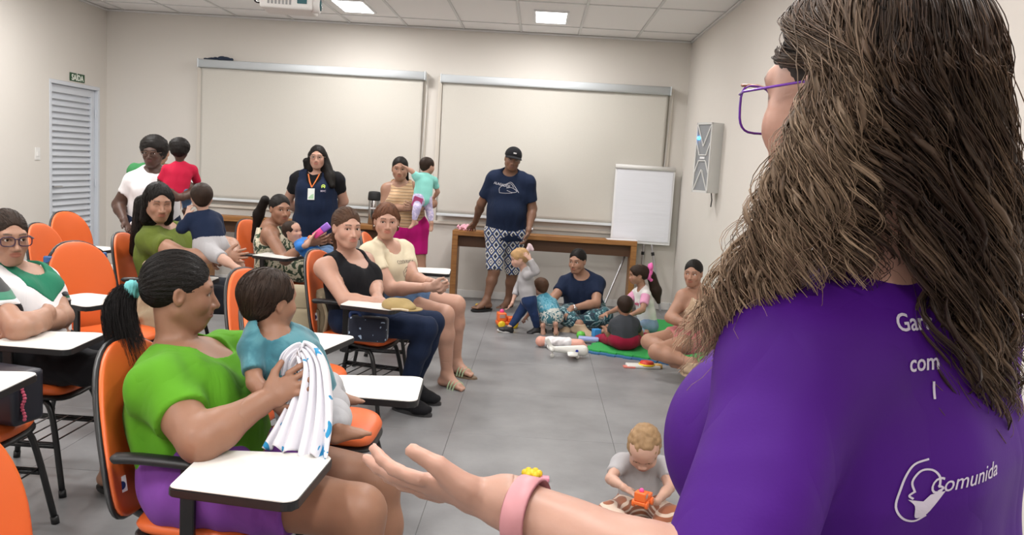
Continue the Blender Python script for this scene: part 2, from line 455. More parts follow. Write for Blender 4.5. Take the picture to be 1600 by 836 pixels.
def color_head(V, col, C, R, s, brow, lip, child=False):
    L = ((V - C) @ R.T) / s
    mz = -.062 * (0.86 if child else 1)
    d = np.sqrt((L[:, 0] / .024) ** 2 + ((L[:, 2] - mz) / .0125) ** 2)
    w = np.clip((1.1 - d) / .25, 0, 1) * (L[:, 1] > .075); col = col * (1 - w[:, None] * .8) + np.array(lip) * w[:, None] * .8
    ax = np.abs(L[:, 0]); bz = .0215 + .004 * np.sin((ax - .012) / .036 * 2.6)
    w = np.clip((.0045 - np.abs(L[:, 2] - bz)) / .0022, 0, 1) * (ax > .013) * (ax < .047) * (L[:, 1] > .05)
    w = w * (.45 if child else .85); col = col * (1 - w[:, None]) + np.array(brow) * w[:, None]
    dl = np.abs(np.sqrt(((ax - .031) / .0150) ** 2 + ((L[:, 2]) / .0068) ** 2) - 1)
    w = np.clip((.30 - dl) / .2, 0, 1) * (L[:, 1] > .06) * (L[:, 2] > -.002) * .75; col = col * (1 - w[:, None]) + np.array(brow) * w[:, None] * .6
    w = np.exp(-(((ax - .042) / .022) ** 2 + ((L[:, 2] + .032) / .018) ** 2)) * (L[:, 1] > .03) * .25
    return col * (1 + w[:, None] * np.array([.25, -.02, -.02]))
def hand_prims(w, d, n, s, right, curl=0.5, spread=0.15, tag='hand', thumb=1.0, curls=None):
    w = np.asarray(w, float); d = unit(d); n = unit(np.asarray(n, float) - d * np.dot(n, d)); lat = np.cross(d, n) * (1 if right else -1)
    P = [rc(w - d * .02 * s, w + d * .03 * s, .025 * s, .019 * s, tag, .015 * s, lat, 1.3),
         rc(w + d * .025 * s, w + d * .082 * s + n * .004 * s, .0145 * s, .0125 * s, tag, .012 * s, lat, 2.5)]
    for i, (o, l, L, r) in enumerate(((.031, .086, .070, .0088), (.0105, .091, .079, .0090), (-.0105, .088, .073, .0086), (-.030, .079, .057, .0077))):
        b = w + d * l * s + lat * o * s; dd = unit(d + lat * (1.5 - i) * spread); c = (curls[i] if curls else curl); a = 0.0
        for q, (fr, bend) in enumerate(((.46, .55), (.30, .95), (.24, .75))):
            a += c * bend; e = b + (dd * math.cos(a) + n * math.sin(a)) * L * fr * s
            P.append(rc(b, e, r * s * (1 - .08 * q), r * s * (.94 - .10 * q), tag, .004 * s)); b = e
    b = w + d * .028 * s + lat * .026 * s; a = unit(d * .75 + lat * .8 * thumb + n * .3)
    e = b + a * .042 * s; P.append(rc(b, e, .0150 * s, .0115 * s, tag, .010 * s))
    a2 = unit(a + d * .35 - lat * .25 * curl); e2 = e + a2 * .033 * s; P.append(rc(e, e2, .0108 * s, .0088 * s, tag, .004 * s))
    return P
def foot_prims(A, fd, up, s, tag, toes=True):
    A = np.asarray(A, float); f = unit(fd); n = unit(np.asarray(up, float) - f * np.dot(up, f)); l = np.cross(f, n)
    heel = A - f * .032 * s - n * .052 * s; ball = A + f * .105 * s - n * .064 * s
    P = [rc(A + n * .02 * s, heel, .034 * s, .030 * s, tag, .02 * s), rc(heel, ball, .029 * s, .021 * s, tag, .02 * s, l, 1.45),
         rc(A, ball, .030 * s, .018 * s, tag, .03 * s, l, 1.3)]
    if toes:
        for i, (o, q, r) in enumerate(((.030, .050, .0125), (.012, .048, .0095), (-.003, .043, .009), (-.017, .037, .0085), (-.030, .029, .008))):
            P.append(rc(ball + l * o * s * .9 + f * .005 * s, ball + l * o * s + f * q * s - n * .008 * s, r * 1.1 * s, r * s, tag, .006 * s))
    else: P.append(rc(ball, ball + f * .05 * s - n * .004 * s, .021 * s, .016 * s, tag, .02 * s, l, 2.0))
    return P

class Fig: pass
def figure(S):
    """all primitives of one person, from the joints in S"""
    F = Fig(); F.S = S; g = lambda k, d=None: S.get(k, d)
    s = g('s', 1.0); w = g('w', 1.0); lw = g('lw', w); aw = g('aw', w)
    J = {k: np.asarray(v, float) for k, v in S['J'].items()}
    if g('sandals'): J['al'] = J['al'] + V3(0, 0, .018 * s); J['ar'] = J['ar'] + V3(0, 0, .018 * s)
    pel, nk, hd = J['pel'], J['nk'], J['hd']
    up = nk - pel; side = unit(J['sl'] - J['sr']); hside = unit(g('hside', side * np.array([1, 1, .3])))
    fwd = unit(np.cross(side, up)); u = unit(up); F.up, F.side, F.fwd, F.u = up, side, fwd, u
    F.hfwd = unit(np.cross(hside, u))
    hw = g('hipw', .088) * s * w
    J.setdefault('hl', pel + hside * hw); J.setdefault('hr', pel - hside * hw)
    F.J = J; P = []
    mid = lambda t, f=0.0: pel + up * t + fwd * f * s + np.asarray(g('bend', (0, 0, 0)), float) * math.sin(t * PI)
    b = g('bulk', 1.0)
    P += [rc(pel + up * .02, mid(.36), .122 * s * w, .112 * s * w * b, 'hip', .05 * s, hside, 1.38),
          rc(mid(.36), mid(.66), .112 * s * w * b, .108 * s * w, 'torso', .05 * s, side, 1.32),
          rc(mid(.66), mid(.88, -.01), .108 * s * w, .075 * s * w, 'torso', .05 * s, side, 1.5),
          rc(J['sl'], J['sr'], .052 * s * aw, .052 * s * aw, 'torso', .05 * s)]
    for q in 'lr':
        P.append(rc(nk - u * .005 * s - fwd * .015 * s, J['s' + q], .048 * s, .046 * s * aw, 'torso', .04 * s))
    if g('bust', 0):
        q = g('bust')
        for sg in (-1, 1): P.append(ell(mid(.63, .085 * w) + side * sg * .070 * s * w, V3(.066, .060, .068) * s * q, 'torso', .04 * s, np.array([side, fwd, u])))
    if g('belly', 0):
        P.append(ell(mid(.34, .055 * w), V3(.135, .105, .125) * s * g('belly'), 'torso', .06 * s, np.array([side, fwd, u])))
    R = head_frame(S['face'], g('hup', (0, 0, 1))); hs = g('hs', 1.0); F.R, F.hs = R, hs
    hp, W = head_prims(hd, R, hs, g('child', False), g('closed', False), g('smile', 0)); F.W = W
    P.append(rc(nk - u * .03 * s, W((0, -.022, -.055)), .054 * s * g('nw', 1), .050 * hs * g('nw', 1), 'neck', .03 * s))
    P += hp
    arm, fore, thigh, shin = {}, {}, {}, {}
    for q in 'lr':
        U = q.upper()
        sh, e, wr = J['s' + q], J['e' + q], J['w' + q]
        P.append(rc(sh, e, .052 * s * aw, .041 * s * aw, 'ua' + U, .03 * s)); arm[q] = (sh, e)
        m = lerp(e, wr, .3)
        P += [rc(e, m, .040 * s * aw, .041 * s * aw, 'fa' + U, .02 * s), rc(m, wr, .041 * s * aw, .025 * s * (aw * .5 + .5), 'fa' + U, .02 * s)]; fore[q] = (e, wr)
        hd_ = g('hand_' + q, {}); dd = hd_.get('d', wr - e); nn = hd_.get('n', (0, 0, -1))
        P += hand_prims(wr + unit(dd) * .01 * s, dd, nn, s * g('handscale', 1.0), q == 'r', hd_.get('curl', .45), hd_.get('spread', .12), 'hand' + U, hd_.get('thumb', 1.0), hd_.get('curls'))
        h, k, a = J['h' + q], J['k' + q], J['a' + q]
        P += [rc(h, k, .088 * s * lw, .058 * s * lw, 'th' + U, .05 * s)]; thigh[q] = (h, k)
        m = lerp(k, a, .32); back = unit(np.cross(hside, a - k)) if True else 0
        P += [rc(k, m, .055 * s * lw, .054 * s * lw, 'sh' + U, .03 * s), rc(m, a, .054 * s * lw, .032 * s * (lw * .5 + .5), 'sh' + U, .03 * s)]; shin[q] = (k, a)
        P += foot_prims(a, S['foot_' + q], g('footup_' + q, (0, 0, 1)), s, 'ft' + U, g('toes', False))
    F.P = P; F.limb = {}
    for q in 'lr':
        U = q.upper(); F.limb.update({'ua' + U: arm[q], 'fa' + U: fore[q], 'th' + U: thigh[q], 'sh' + U: shin[q]})
    return F
def with_plane(p, a, n):
    f0 = p.f
    def f(x, y, z): return np.maximum(f0(x, y, z), (x - a[0]) * n[0] + (y - a[1]) * n[1] + (z - a[2]) * n[2])
    return Prim(f, p.lo, p.hi, p.tag, p.k, p.sub)
def garment(F, G, h):
    S = F.S; s = S.get('s', 1.0); P = []
    frac = G.get('frac', {})
    for p in F.P:
        if p.tag in G['tags']:
            if p.tag in frac:
                a, b = F.limb[p.tag]; d = b - a
                if p.tag[:2] == 'sh' and False: pass
                p = with_plane(p, a + d * frac[p.tag], unit(d))
            if p.tag == 'hip' and 'waist' in G: p = with_plane(p, F.J['pel'] + F.up * G['waist'], F.u)
            P.append(p)
    for e in G.get('extra', []): P.append(e(F) if callable(e) else e)
    cuts = []
    if 'neck' in G:
        a = G['neck']; c = F.J['nk'] + F.fwd * a[3] * s + F.u * a[4] * s
        cuts.append(ell(c, V3(a[0], a[1], a[2]) * s, R=np.array([F.side, F.fwd, F.u])))
    if 'armhole' in G:
        for q, sg in (('l', 1), ('r', -1)):
            r = G['armhole']; cuts.append(ell(F.J['s' + q] + F.side * sg * r[1] * s + F.u * r[2] * s, V3(r[0], .12, .13) * s, R=np.array([F.side, F.fwd, F.u])))
    for c in G.get('cuts', []): cuts.append(c(F) if callable(c) else c)
    planes = [(f(F) if callable(f) else f) for f in G.get('planes', [])]
    disp = folds(G.get('amp', .004) * (s * .5 + .5), G.get('freq', 38), G.get('seed', 3))
    V, Q = mesh_of(P, G.get('h', h), t=G.get('t', .008) * (s * .5 + .5), cuts=cuts, planes=planes, disp=disp)
    return V, Q
def hair_style(F, style, extra=()):
    W, R, s = F.W, F.R, F.hs; P = []; D = []
    def E(c, r, k=.02, sub=False): P.append(ell(W(c), np.asarray(r, float) * s, 'h', k * s, R, sub))
    def Q(a, b, ra, rb, k=.03, ratio=1, side=None): P.append(rc(W(a), W(b), ra * s, rb * s, 'h', k * s, side=None if side is None else np.asarray(side, float) @ R, ratio=ratio))
    C = F.J['hd']
    def ang(ax, n, amp, ph=0):
        def g(x, y, z):
            l = [((x - C[0]) * R[i, 0] + (y - C[1]) * R[i, 1] + (z - C[2]) * R[i, 2]) / s for i in range(3)]
            if ax == 'down': a = np.arctan2(l[0], l[1] + .02); q = l[2]
            else: a = np.arctan2(l[0], l[2] + .02); q = l[1]
            return amp * s * (np.sin(n * a + 14 * q + ph) + .6 * np.sin(n * 2.3 * a - 9 * q + 1.3))
        return g
    child = F.S.get('child', False); g = (.013 if style == 'pulled' else .009) if child else 0
    front = ell(W((0, .112, -.030)), V3(.066, .072, .092 if g else (.112 if style in ('long', 'pulled') else .100)) * s, R=R)
    low = ell(W((0, .045, -.115)), V3(.10, .085, .075) * s, R=R)
    ears = [ell(W((q * .086, .004, -.018)), V3(.024, .030, .034) * s, R=R) for q in (-1, 1)]
    cuts = [front, low] + ears
    if style == 'short':
        E((0, -.018, .034), (.080 + g, .099 + g, .091)); E((0, -.060, -.02), (.058, .048, .050)); D.append(ang('down', 34, .0012))
    elif style == 'fringe':
        E((0, -.018, .034), (.083 + g, .102 + g, .094)); E((0, .045, .060), (.060, .050, .036)); E((0, -.060, -.01), (.060, .05, .055)); D.append(ang('down', 30, .002))
    elif style == 'buzz':
        E((0, -.018, .034), (.080 + g, .099 + g, .090)); E((0, -.058, -.02), (.060, .050, .050))
    elif style == 'pulled':
        E((0, -.018, .033), (.079 + g, .099 + g, .090)); E((0, -.060, -.005), (.060, .050, .045)); D.append(ang('back', 40, .0011))
        if g: E((0, .034, .050), (.070, .060, .052))
    elif style == 'long':
        E((0, -.018, .033), (.082, .101, .092)); D.append(ang('down', 26, .0022))
        for q in (-1, 1): Q((q * .066, -.015, .02), (q * .070, -.035, -.12), .026, .028)
        Q((0, -.07, .0), (0, -.065, -.14), .06, .055, ratio=1.3, side=(1, 0, 0)); cuts = [front, ell(W((0, .075, -.12)), V3(.058, .085, .10) * s, R=R)]
    elif style == 'curly':
        r = np.random.RandomState(5)
        for i in range(150):
            a = r.rand() * 2 * PI; z = -.35 + 1.35 * r.rand(); q = math.sqrt(max(0, 1 - min(1, z * z)))
            c = (.076 * q * math.cos(a), -.018 + .093 * q * math.sin(a), .032 + .088 * z)
            E(c, (.014, .014, .014), .006)
        E((0, -.018, .034), (.082, .100, .09), .01)
    elif style == 'afro':
        E((0, -.030, .048), (.112, .112, .104)); E((0, -.07, .0), (.085, .065, .07))
        D.append(folds(.0035, 190, 9, (1, 1, 1)))
        cuts = [ell(W((0, .118, -.035)), V3(.068, .072, .100) * s, R=R), low] + [ell(W((q * .108, .012, -.03)), V3(.034, .034, .040) * s, R=R) for q in (-1, 1)]
    elif style == 'cap':
        E((0, -.018, .020), (.079, .098, .078)); cuts = [ell(W((0, .10, -.035)), V3(.075, .075, .085) * s, R=R), low] + ears; D.append(ang('down', 34, .001))
    cuts = cuts + [ell(W(c), np.asarray(r_, float) * s, R=R) for c, r_ in F.S.get('haircuts', ())]
    for e in extra:
        if e[0] == 'L': P.append(rc(W(e[1]), W(e[2]), e[3] * s, e[4] * s, 'h', .03 * s))
        elif e[0] == 'E': P.append(ell(W(e[1]), np.asarray(e[2]) * s, 'h', .02, R))
        else: P.append(rc(e[1], e[2], e[3], e[4], 'h', .03))
    return P, cuts, D
def eye_mesh():
    bm = bm_new(); R = .0140; prof = []; n = 16
    for i in range(13):
        a = PI * i / 12; prof.append((R * math.sin(a), -R * math.cos(a)))
    lathe(prof, n, bm=bm)
    for f in bm.faces:
        c = f.calc_center_median(); q = math.acos(max(-1, min(1, c.z / c.length))) if c.length > 0 else 0
        f.material_index = 2 if q < .22 else (1 if q < .52 else 0); f.smooth = True
    me = bpy.data.meshes.new('eye'); bm.to_mesh(me); bm.free()
    for k in (SCLERA, IRIS, PUPIL): me.materials.append(k)
    return me
EYE = eye_mesh()
def glasses_bm(W, wd=.026, ht=.019, r=.0016, ez=-.004, sq=2.6):
    bm = bm_new(); T = lambda p: Vector(W(p))
    for q in (-1, 1):
        pts = []
        for i in range(25):
            a = 2 * PI * i / 24; c, s_ = math.cos(a), math.sin(a)
            x = abs(c) ** (2 / sq) * (1 if c > 0 else -1) * wd; z = abs(s_) ** (2 / sq) * (1 if s_ > 0 else -1) * ht
            pts.append(T((q * .034 + x, .103 - abs(q * .034 + x) * .12, z + ez)))
        add_tube(bm, pts, r, 6, caps=False)
        add_tube(bm, [T((q * (.034 + wd), .097, ht * .55 + ez)), T((q * .074, .080, .006)), T((q * .082, .0, .008)), T((q * .080, -.022, -.006))], r, 6)
    add_tube(bm, [T((-.009, .102, .004)), T((0, .104, .007)), T((.009, .102, .004))], r, 6)
    return bm
def lens_bm(W, wd=.025, ht=.018, ez=-.004, sq=2.6):
    bm = bm_new()
    for q in (-1, 1):
        ring = [[], []]
        for i in range(24):
            a = 2 * PI * i / 24; c, s_ = math.cos(a), math.sin(a)
            x = abs(c) ** (2 / sq) * (1 if c > 0 else -1) * wd; z = abs(s_) ** (2 / sq) * (1 if s_ > 0 else -1) * ht
            for k in (0, 1): ring[k].append(bm.verts.new(Vector(W((q * .034 + x, .1035 - k * .001 - abs(q * .034 + x) * .12, z + ez)))))
        bm.faces.new(ring[0]); bm.faces.new(ring[1][::-1])
        for i in range(24): bm.faces.new((ring[0][i], ring[1][i], ring[1][(i + 1) % 24], ring[0][(i + 1) % 24]))
    return bm
def compute(S):
    F = figure(S); out = []
    h, hf, hh = S.get('h', .010) * 1.35, S.get('hf', .0045) * 1.3, S.get('hh', .0050) * 1.35
    hs, s = F.hs, S.get('s', 1.0); C = F.J['hd']
    ext = V3(.115, .115, .125) * hs * 1.12; fine = [((C - ext), (C + ext), hf)]; fine = [((C - ext, C + ext), hf)]
    for q in 'lr':
        hd_ = S.get('hand_' + q, {}); wr = F.J['w' + q]; d = unit(hd_.get('d', wr - F.J['e' + q])); c = wr + d * .095 * s
        if hd_.get('coarse'): continue
        e = V3(1, 1, 1) * .115 * s * S.get('handscale', 1.0); fine.append(((c - e, c + e), hh))
    if S.get('toes'):
        for q in 'lr':
            c = F.J['a' + q] + unit(S['foot_' + q]) * .06 * s; e = V3(.15, .15, .10) * s; fine.append(((c - e, c + e), .0070))
    V, Q = body_mesh(F.P, h, fine)
    col = np.tile(np.array(S['skin'], float), (len(V), 1))
    col = color_head(V, col, C, F.R, hs, S.get('browc', S.get('hairc', (.02, .012, .01))), S.get('lip', np.array(S['skin']) * np.array([.85, .5, .5])), S.get('child', False))
    out.append(('body', V, Q, col, SKIN, None))
    if S.get('hair'):
        P, cuts, D = hair_style(F, S['hair'], S.get('hairx', ()))
        V, Q = mesh_of(P, S.get('hairh', hf * 1.35), cuts=cuts, disp=D or None); out.append(('hair', V, Q, None, S['hairm'], None))
    for G in S.get('wear', []):
        V, Q = garment(F, G, h); out.append((G['name'], V, Q, None, G['m'], G.get('label')))
    return F, out
def finish(S, res):
    F, out = res; J = F.J; base = V3(*S.get('base', (J['pel'][0], J['pel'][1], 0)))
    root = empty('person', S['label'], 'person', base, 0, S.get('group')); F.root, F.base = root, base
    for name, V, Q, col, m, lab in out:
        if len(Q) == 0: continue
        o = obj(name, np_mesh(name, V - base, Q, col), m, root)
        if lab: o['label'] = lab
    gz = unit(np.asarray(S.get('gaze', S['face']), float))
    if not S.get('closed'):
        for q in (-1, 1):
            o = bpy.data.objects.new('eye', EYE); COL.objects.link(o); o.parent = root
            c = F.W((q * .031, .0655, 0)) - base
            R = Vector(gz).to_track_quat('Z', 'Y').to_matrix().to_4x4(); o.matrix_local = Matrix.Translation(Vector(c)) @ R @ Matrix.Scale(F.hs, 4)
    F.Wl = lambda p: F.W(p) - base
    if S.get('glasses'):
        g = S['glasses']; a = dict(wd=g.get('wd', .026), ht=g.get('ht', .019), ez=g.get('ez', -.004), sq=g.get('sq', 2.6))
        o = obj('glasses', glasses_bm(F.Wl, r=g.get('r', .0018), **a), g['m'], root, True)
        a['wd'] -= .001; a['ht'] -= .001; obj('lens', lens_bm(F.Wl, **a), mat('lens_glass', (1, 1, 1), 0.02, trans=1.0, ior=1.05), o)
    for k, q in (('sandal', 'l'), ('sandal', 'r')):
        if S.get('sandals'): sandal(F, q, S['sandals'])
    return F
def sandal(F, q, st):
    S = F.S; s = S.get('s', 1.0); A = F.J['a' + q] - F.base; f = Vector(unit(S['foot_' + q])); n = Vector(S.get('footup_' + q, (0, 0, 1)))
    n = (n - f * n.dot(f)).normalized(); l = f.cross(n); A = Vector(A)
    M = Matrix((f, -l, n)).transposed().to_4x4(); M.translation = A
    pts = []
    for i in range(28):
        a = 2 * PI * i / 28; x = .055 + .135 * math.cos(a); y = (.050 + .008 * math.cos(a)) * math.sin(a); pts.append((x * s, y * s))
    bm = bm_new(); add_prism(bm, pts, -.104 * s, -.086 * s, .004 * s, M); o = obj('sandal', bm, st['sole'], F.root)
    bm = bm_new()
    if st['kind'] == 'slide':
        for x0 in (.055, .078, .101):
            add_tube(bm, [M @ Vector((x0 * s, math.cos(a) * .054 * s, (-.088 + math.sin(a) * (.062 - (x0 - .055) * .35)) * s)) for a in [PI * i / 12 for i in range(13)]], .012 * s, 6, sq=.35)
    else:
        for sg in (-1, 1): add_tube(bm, smooth_path([M @ Vector(p) for p in ((.035 * s, sg * .044 * s, -.088 * s), (.055 * s, sg * .036 * s, -.052 * s), (.09 * s, sg * .014 * s, -.038 * s), (.128 * s, 0, -.055 * s), (.135 * s, 0, -.088 * s))], 3), .0055 * s, 6)
    obj('strap', bm, st['strap'], o)
def shoes(S, m, sole, s=1.0, h=.008):
    for q in 'LR':
        S.setdefault('wear', []).append(dict(name='shoe', tags=['ft' + q], t=.010, m=m, amp=0, freq=10, h=h))

# ---------------------------------------------------------------- the room
def wall_mat():
    m = mat('wall_paper', (0.65, 0.615, 0.57), 0.9, bump=(220, 0.10, 0.001, (1, 1, 1.6)), var=(1.5, 0.03), spec=0.2); return m
WALL = wall_mat(); WHITE = mat('white_paint', (0.72, 0.71, 0.69), 0.55)
def floor_mat():
    m = mat('vinyl_floor', (0.235, 0.235, 0.24), 0.36, spec=0.45); nt = m.node_tree; b = nt.nodes['Principled BSDF']
    tc = nt.nodes.new('ShaderNodeTexCoord'); gm = nt.nodes.new('ShaderNodeNewGeometry')
    a = nt.nodes.new('ShaderNodeTexNoise'); a.inputs['Scale'].default_value = 2.2; a.inputs['Detail'].default_value = 8; a.inputs['Roughness'].default_value = .62
    nt.links.new(gm.outputs['Position'], a.inputs['Vector'])
    r = nt.nodes.new('ShaderNodeValToRGB'); e = r.color_ramp.elements; e[0].position = .3; e[0].color = (0.165, 0.165, 0.17, 1); e[1].position = .72; e[1].color = (0.275, 0.275, 0.28, 1)
    nt.links.new(a.outputs['Fac'], r.inputs['Fac']); nt.links.new(r.outputs['Color'], b.inputs['Base Color'])
    r2 = nt.nodes.new('ShaderNodeMapRange'); r2.inputs['To Min'].default_value = .30; r2.inputs['To Max'].default_value = .48
    nt.links.new(a.outputs['Fac'], r2.inputs['Value']); nt.links.new(r2.outputs['Result'], b.inputs['Roughness'])
    return m
FLOOR = floor_mat(); GROUT = mat('floor_joint', (0.12, 0.12, 0.12), 0.8)
fl = struct('floor', box((XL - .12, YF - .12, -.06), (XR + .12, YB + .12, -.0025)), GROUT)
FT = 0.909
tile_me = None
for i in range(-5, 3):
    for j in range(-8, 6):
        x0, y0 = -.406 + i * FT, 4.617 + j * FT; x1, y1 = x0 + FT, y0 + FT
        cx0, cx1, cy0, cy1 = max(x0, XL), min(x1, XR), max(y0, YF), min(y1, YB)
        if cx1 - cx0 < .02 or cy1 - cy0 < .02: continue
        whole = abs(cx1 - cx0 - FT) < 1e-6 and abs(cy1 - cy0 - FT) < 1e-6
        if whole and tile_me:
            o = bpy.data.objects.new('floor_tile', tile_me); COL.objects.link(o); o.parent = fl; o.location = (x0, y0, 0)
        else:
            bm = bm_new(); add_box(bm, (.0012, .0012, -.01), (cx1 - cx0 - .0012, cy1 - cy0 - .0012, 0.0), .0008, 1)
            o = obj('floor_tile', bm, FLOOR, fl, loc=(cx0, cy0, 0))
            if whole: tile_me = o.data
CEIL = mat('ceiling_tile', (0.86, 0.84, 0.835), 0.9, bump=(160, 0.25, 0.002)); BAR = mat('ceiling_bar', (0.66, 0.655, 0.65), 0.6)
ce = struct('ceiling', box((XL - .12, YF - .12, H + .03), (XR + .12, YB + .12, H + .09)), CEIL)
xs = [XL] + [GX + k * T for k in range(0, 10)] + [XR]; ys = [GY - 1.25 * k for k in range(9, -1, -1)]
ys = [YF] + [y for y in ys if y > YF + .05] + [YB]
cme = {}
for i in range(len(xs) - 1):
    for j in range(len(ys) - 1):
        w_, d_ = xs[i + 1] - xs[i] - .024, ys[j + 1] - ys[j] - .024; k = (round(w_, 3), round(d_, 3))
        if w_ < .02 or d_ < .02: continue
        if k in cme: o = bpy.data.objects.new('ceiling_tile', cme[k]); COL.objects.link(o); o.parent = ce
        else: o = obj('ceiling_tile', box((0, 0, 0), (w_, d_, .02), .003, 1), CEIL, ce); cme[k] = o.data
        o.location = (xs[i] + .012, ys[j] + .012, H + .006)
for x in xs[1:-1]: obj('ceiling_bar', box((x - .012, YF, H - .001), (x + .012, YB, H + .02)), BAR, ce)
for y in ys[1:-1]: obj('ceiling_bar', box((XL, y - .012, H - .0006), (XR, y + .012, H + .02)), BAR, ce)
for nm, lo, hi in (('trim_1', (XL, YB - .02, H - .018), (XR, YB, H)), ('trim_2', (XL, YF, H - .018), (XL + .02, YB, H)), ('trim_3', (XR - .02, YF, H - .018), (XR, YB, H))):
    struct(nm, box(lo, hi), BAR)
LED = mat('led_panel', (1, 1, 1), 0.5, emit=((1.0, 0.985, 0.96), 9.0)); ALU = mat('white_aluminium', (0.75, 0.75, 0.76), 0.35)
def ceiling_light(x, y, label):
    t = empty('ceiling_light', label, 'ceiling light', (x, y, H), group='square led panels in the ceiling')
    bm = bm_new()
    for lo, hi in (((-.165, -.325, -.012), (.165, -.30, .004)), ((-.165, .30, -.012), (.165, .325, .004)), ((-.165, -.30, -.012), (-.145, .30, .004)), ((.145, -.30, -.012), (.165, .30, .004))): add_box(bm, lo, hi, .002, 1)
    obj('frame', bm, ALU, t); obj('diffuser', box((-.145, -.30, -.008), (.145, .30, .002)), LED, t)
    ld = bpy.data.lights.new('panel_light', 'AREA'); ld.shape = 'RECTANGLE'; ld.size = .29; ld.size_y = .60; ld.energy = PANEL; ld.color = (1.0, 0.98, 0.96)
    lo = bpy.data.objects.new('panel_light', ld); COL.objects.link(lo); lo.parent = t; lo.location = (0, 0, -.02)
for x, y in PANELS:
    lab = 'rectangular led ceiling panel outside the view, further along the grid'
    if abs(y - 8.47) < .01 and x == -1.9: lab = 'bright led ceiling panel just right of the projector'
    elif abs(y - 8.47) < .01 and x == .02: lab = 'bright led ceiling panel above the right roller blind'
    ceiling_light(x, y, lab)
struct('wall_back', box((XL - .12, YB, -.01), (XR + .12, YB + .12, H + .03)), WALL)
struct('wall_right', box((XR, YF - .12, -.01), (XR + .12, YB, H + .03)), WALL)
struct('wall_front', box((XL - .12, YF - .12, -.01), (XR, YF, H + .03)), WALL)
DY0, DY1, DZ = 8.40, 9.37, 2.085
bm = bm_new()
add_box(bm, (XL - .12, YF, -.01), (XL, DY0, H + .03)); add_box(bm, (XL - .12, DY1, -.01), (XL, YB, H + .03)); add_box(bm, (XL - .12, DY0, DZ), (XL, DY1, H + .03))
struct('wall_left', bm, WALL)
struct('baseboard_back', box((XL, YB - .015, 0), (XR, YB, .085), .004, 1), WHITE)
struct('baseboard_right', box((XR - .015, YF, 0), (XR, YB - .015, .085), .004, 1), WHITE)
bm = bm_new(); add_box(bm, (XL, YF, 0), (XL + .015, DY0 - .0, .085), .004, 1); struct('baseboard_left', bm, WHITE)
# louvred door
DOORM = mat('grey_white_door', (0.60, 0.63, 0.68), 0.4); CHROME = mat('satin_metal', (0.55, 0.55, 0.56), 0.3, metal=1.0)
d = struct('door_1', box((XL - .075, DY0 + .05, 0), (XL - .067, DY1 - .05, DZ - .05)), DOORM)
for a, b in (((XL - .075, DY0 + .001, 0), (XL + .004, DY0 + .04, DZ - .04)), ((XL - .075, DY1 - .04, 0), (XL + .004, DY1 - .001, DZ - .04)), ((XL - .075, DY0 + .001, DZ - .04), (XL + .0045, DY1 - .001, DZ - .001))): obj('door_frame', box(a, b, .003, 1), DOORM, d)
for a, b in (((XL - .075, DY0 + .042, .0), (XL - .035, DY0 + .11, DZ - .042)), ((XL - .075, DY1 - .11, 0), (XL - .035, DY1 - .042, DZ - .042)),
             ((XL - .075, DY0 + .11, DZ - .12), (XL - .035, DY1 - .11, DZ - .042)), ((XL - .075, DY0 + .11, 0), (XL - .035, DY1 - .11, .12))): obj('door_rail', box(a, b, .003, 1), DOORM, d)
bm = bm_new(); add_prism(bm, [(-.030, -.030), (-.026, -.034), (.012, .030), (.012, .036), (.006, .036)], DY0 + .11, DY1 - .11, 0, Matrix(((1, 0, 0, 0), (0, 0, 1, 0), (0, -1, 0, 0), (0, 0, 0, 1))))
sl = obj('slat', bm, DOORM, d, loc=(XL - .052, 0, .16)); n = 29
for k in range(1, n):
    o = bpy.data.objects.new('slat', sl.data); COL.objects.link(o); o.parent = d; o.location = (XL - .052, 0, .16 + k * (DZ - .12 - .19) / (n - 1))
bm = bm_new(); add_tube(bm, [(XL - .04, DY0 + .075, 1.02), (XL + .01, DY0 + .075, 1.02), (XL + .012, DY0 + .085, 1.02), (XL + .012, DY0 + .20, 1.02)], .009, 8)
obj('door_handle', bm, CHROME, d)
for z in (.25, 1.0, 1.75): obj('hinge', tube([(XL - .02, DY1 - .045, z), (XL - .02, DY1 - .045, z + .09)], .008), DOORM, d)
s_ = empty('exit_sign', 'small green SAÍDA exit sign above the louvred door', 'sign', (XL + .006, 8.905, 2.142))
obj('plate', box((-.004, -.142, -.042), (.002, .142, .042)), mat('sign_green', (0.02, 0.075, 0.03), 0.5), s_)
o = obj('lettering', text_mesh('SAÍDA', .082, bold=.0016), mat('sign_white', (0.85, 0.88, 0.80), 0.5), s_)
o.matrix_local = Matrix(((0, 0, 1, .003), (1, 0, 0, 0), (0, 1, 0, -.006), (0, 0, 0, 1)))
s_ = empty('light_switch', 'white light switch plate on the wall left of the louvred door', 'switch', (XL, 8.19, 1.345))
obj('plate', box((0, -.04, -.06), (.008, .04, .06), .003), WHITE, s_); obj('rocker', box((.006, -.018, -.025), (.013, .018, .025), .003), WHITE, s_)
# window casings and roller blinds
CASE = mat('window_casing', (0.70, 0.65, 0.58), 0.6)
BLIND = mat('blind_fabric', (0.58, 0.555, 0.505), 0.9, bump=(420, 0.5, 0.002), var=(300, 0.10), spec=0.2)
ALU2 = mat('blind_box', (0.66, 0.70, 0.73), 0.3, spec=0.5)
def window(n, x0, x1, zt, zb):
    w_ = struct('window_%d' % n, box((x0, YB - .010, zb), (x1, YB + .002, zt)), CASE)
    for a, b in (((x0 - .045, YB - .022, zb - .1), (x0, YB, zt)), ((x1, YB - .022, zb - .1), (x1 + .045, YB, zt)), ((x0 - .045, YB - .03, zb - .115), (x1 + .045, YB, zb - .085)), ((x0 - .045, YB - .022, zt), (x1 + .045, YB, zt + .045))): obj('window_frame', box(a, b, .003, 1), CASE, w_)
window(1, -3.79, -1.33, 2.40, .96); window(2, -1.12, 1.36, 2.38, .93)
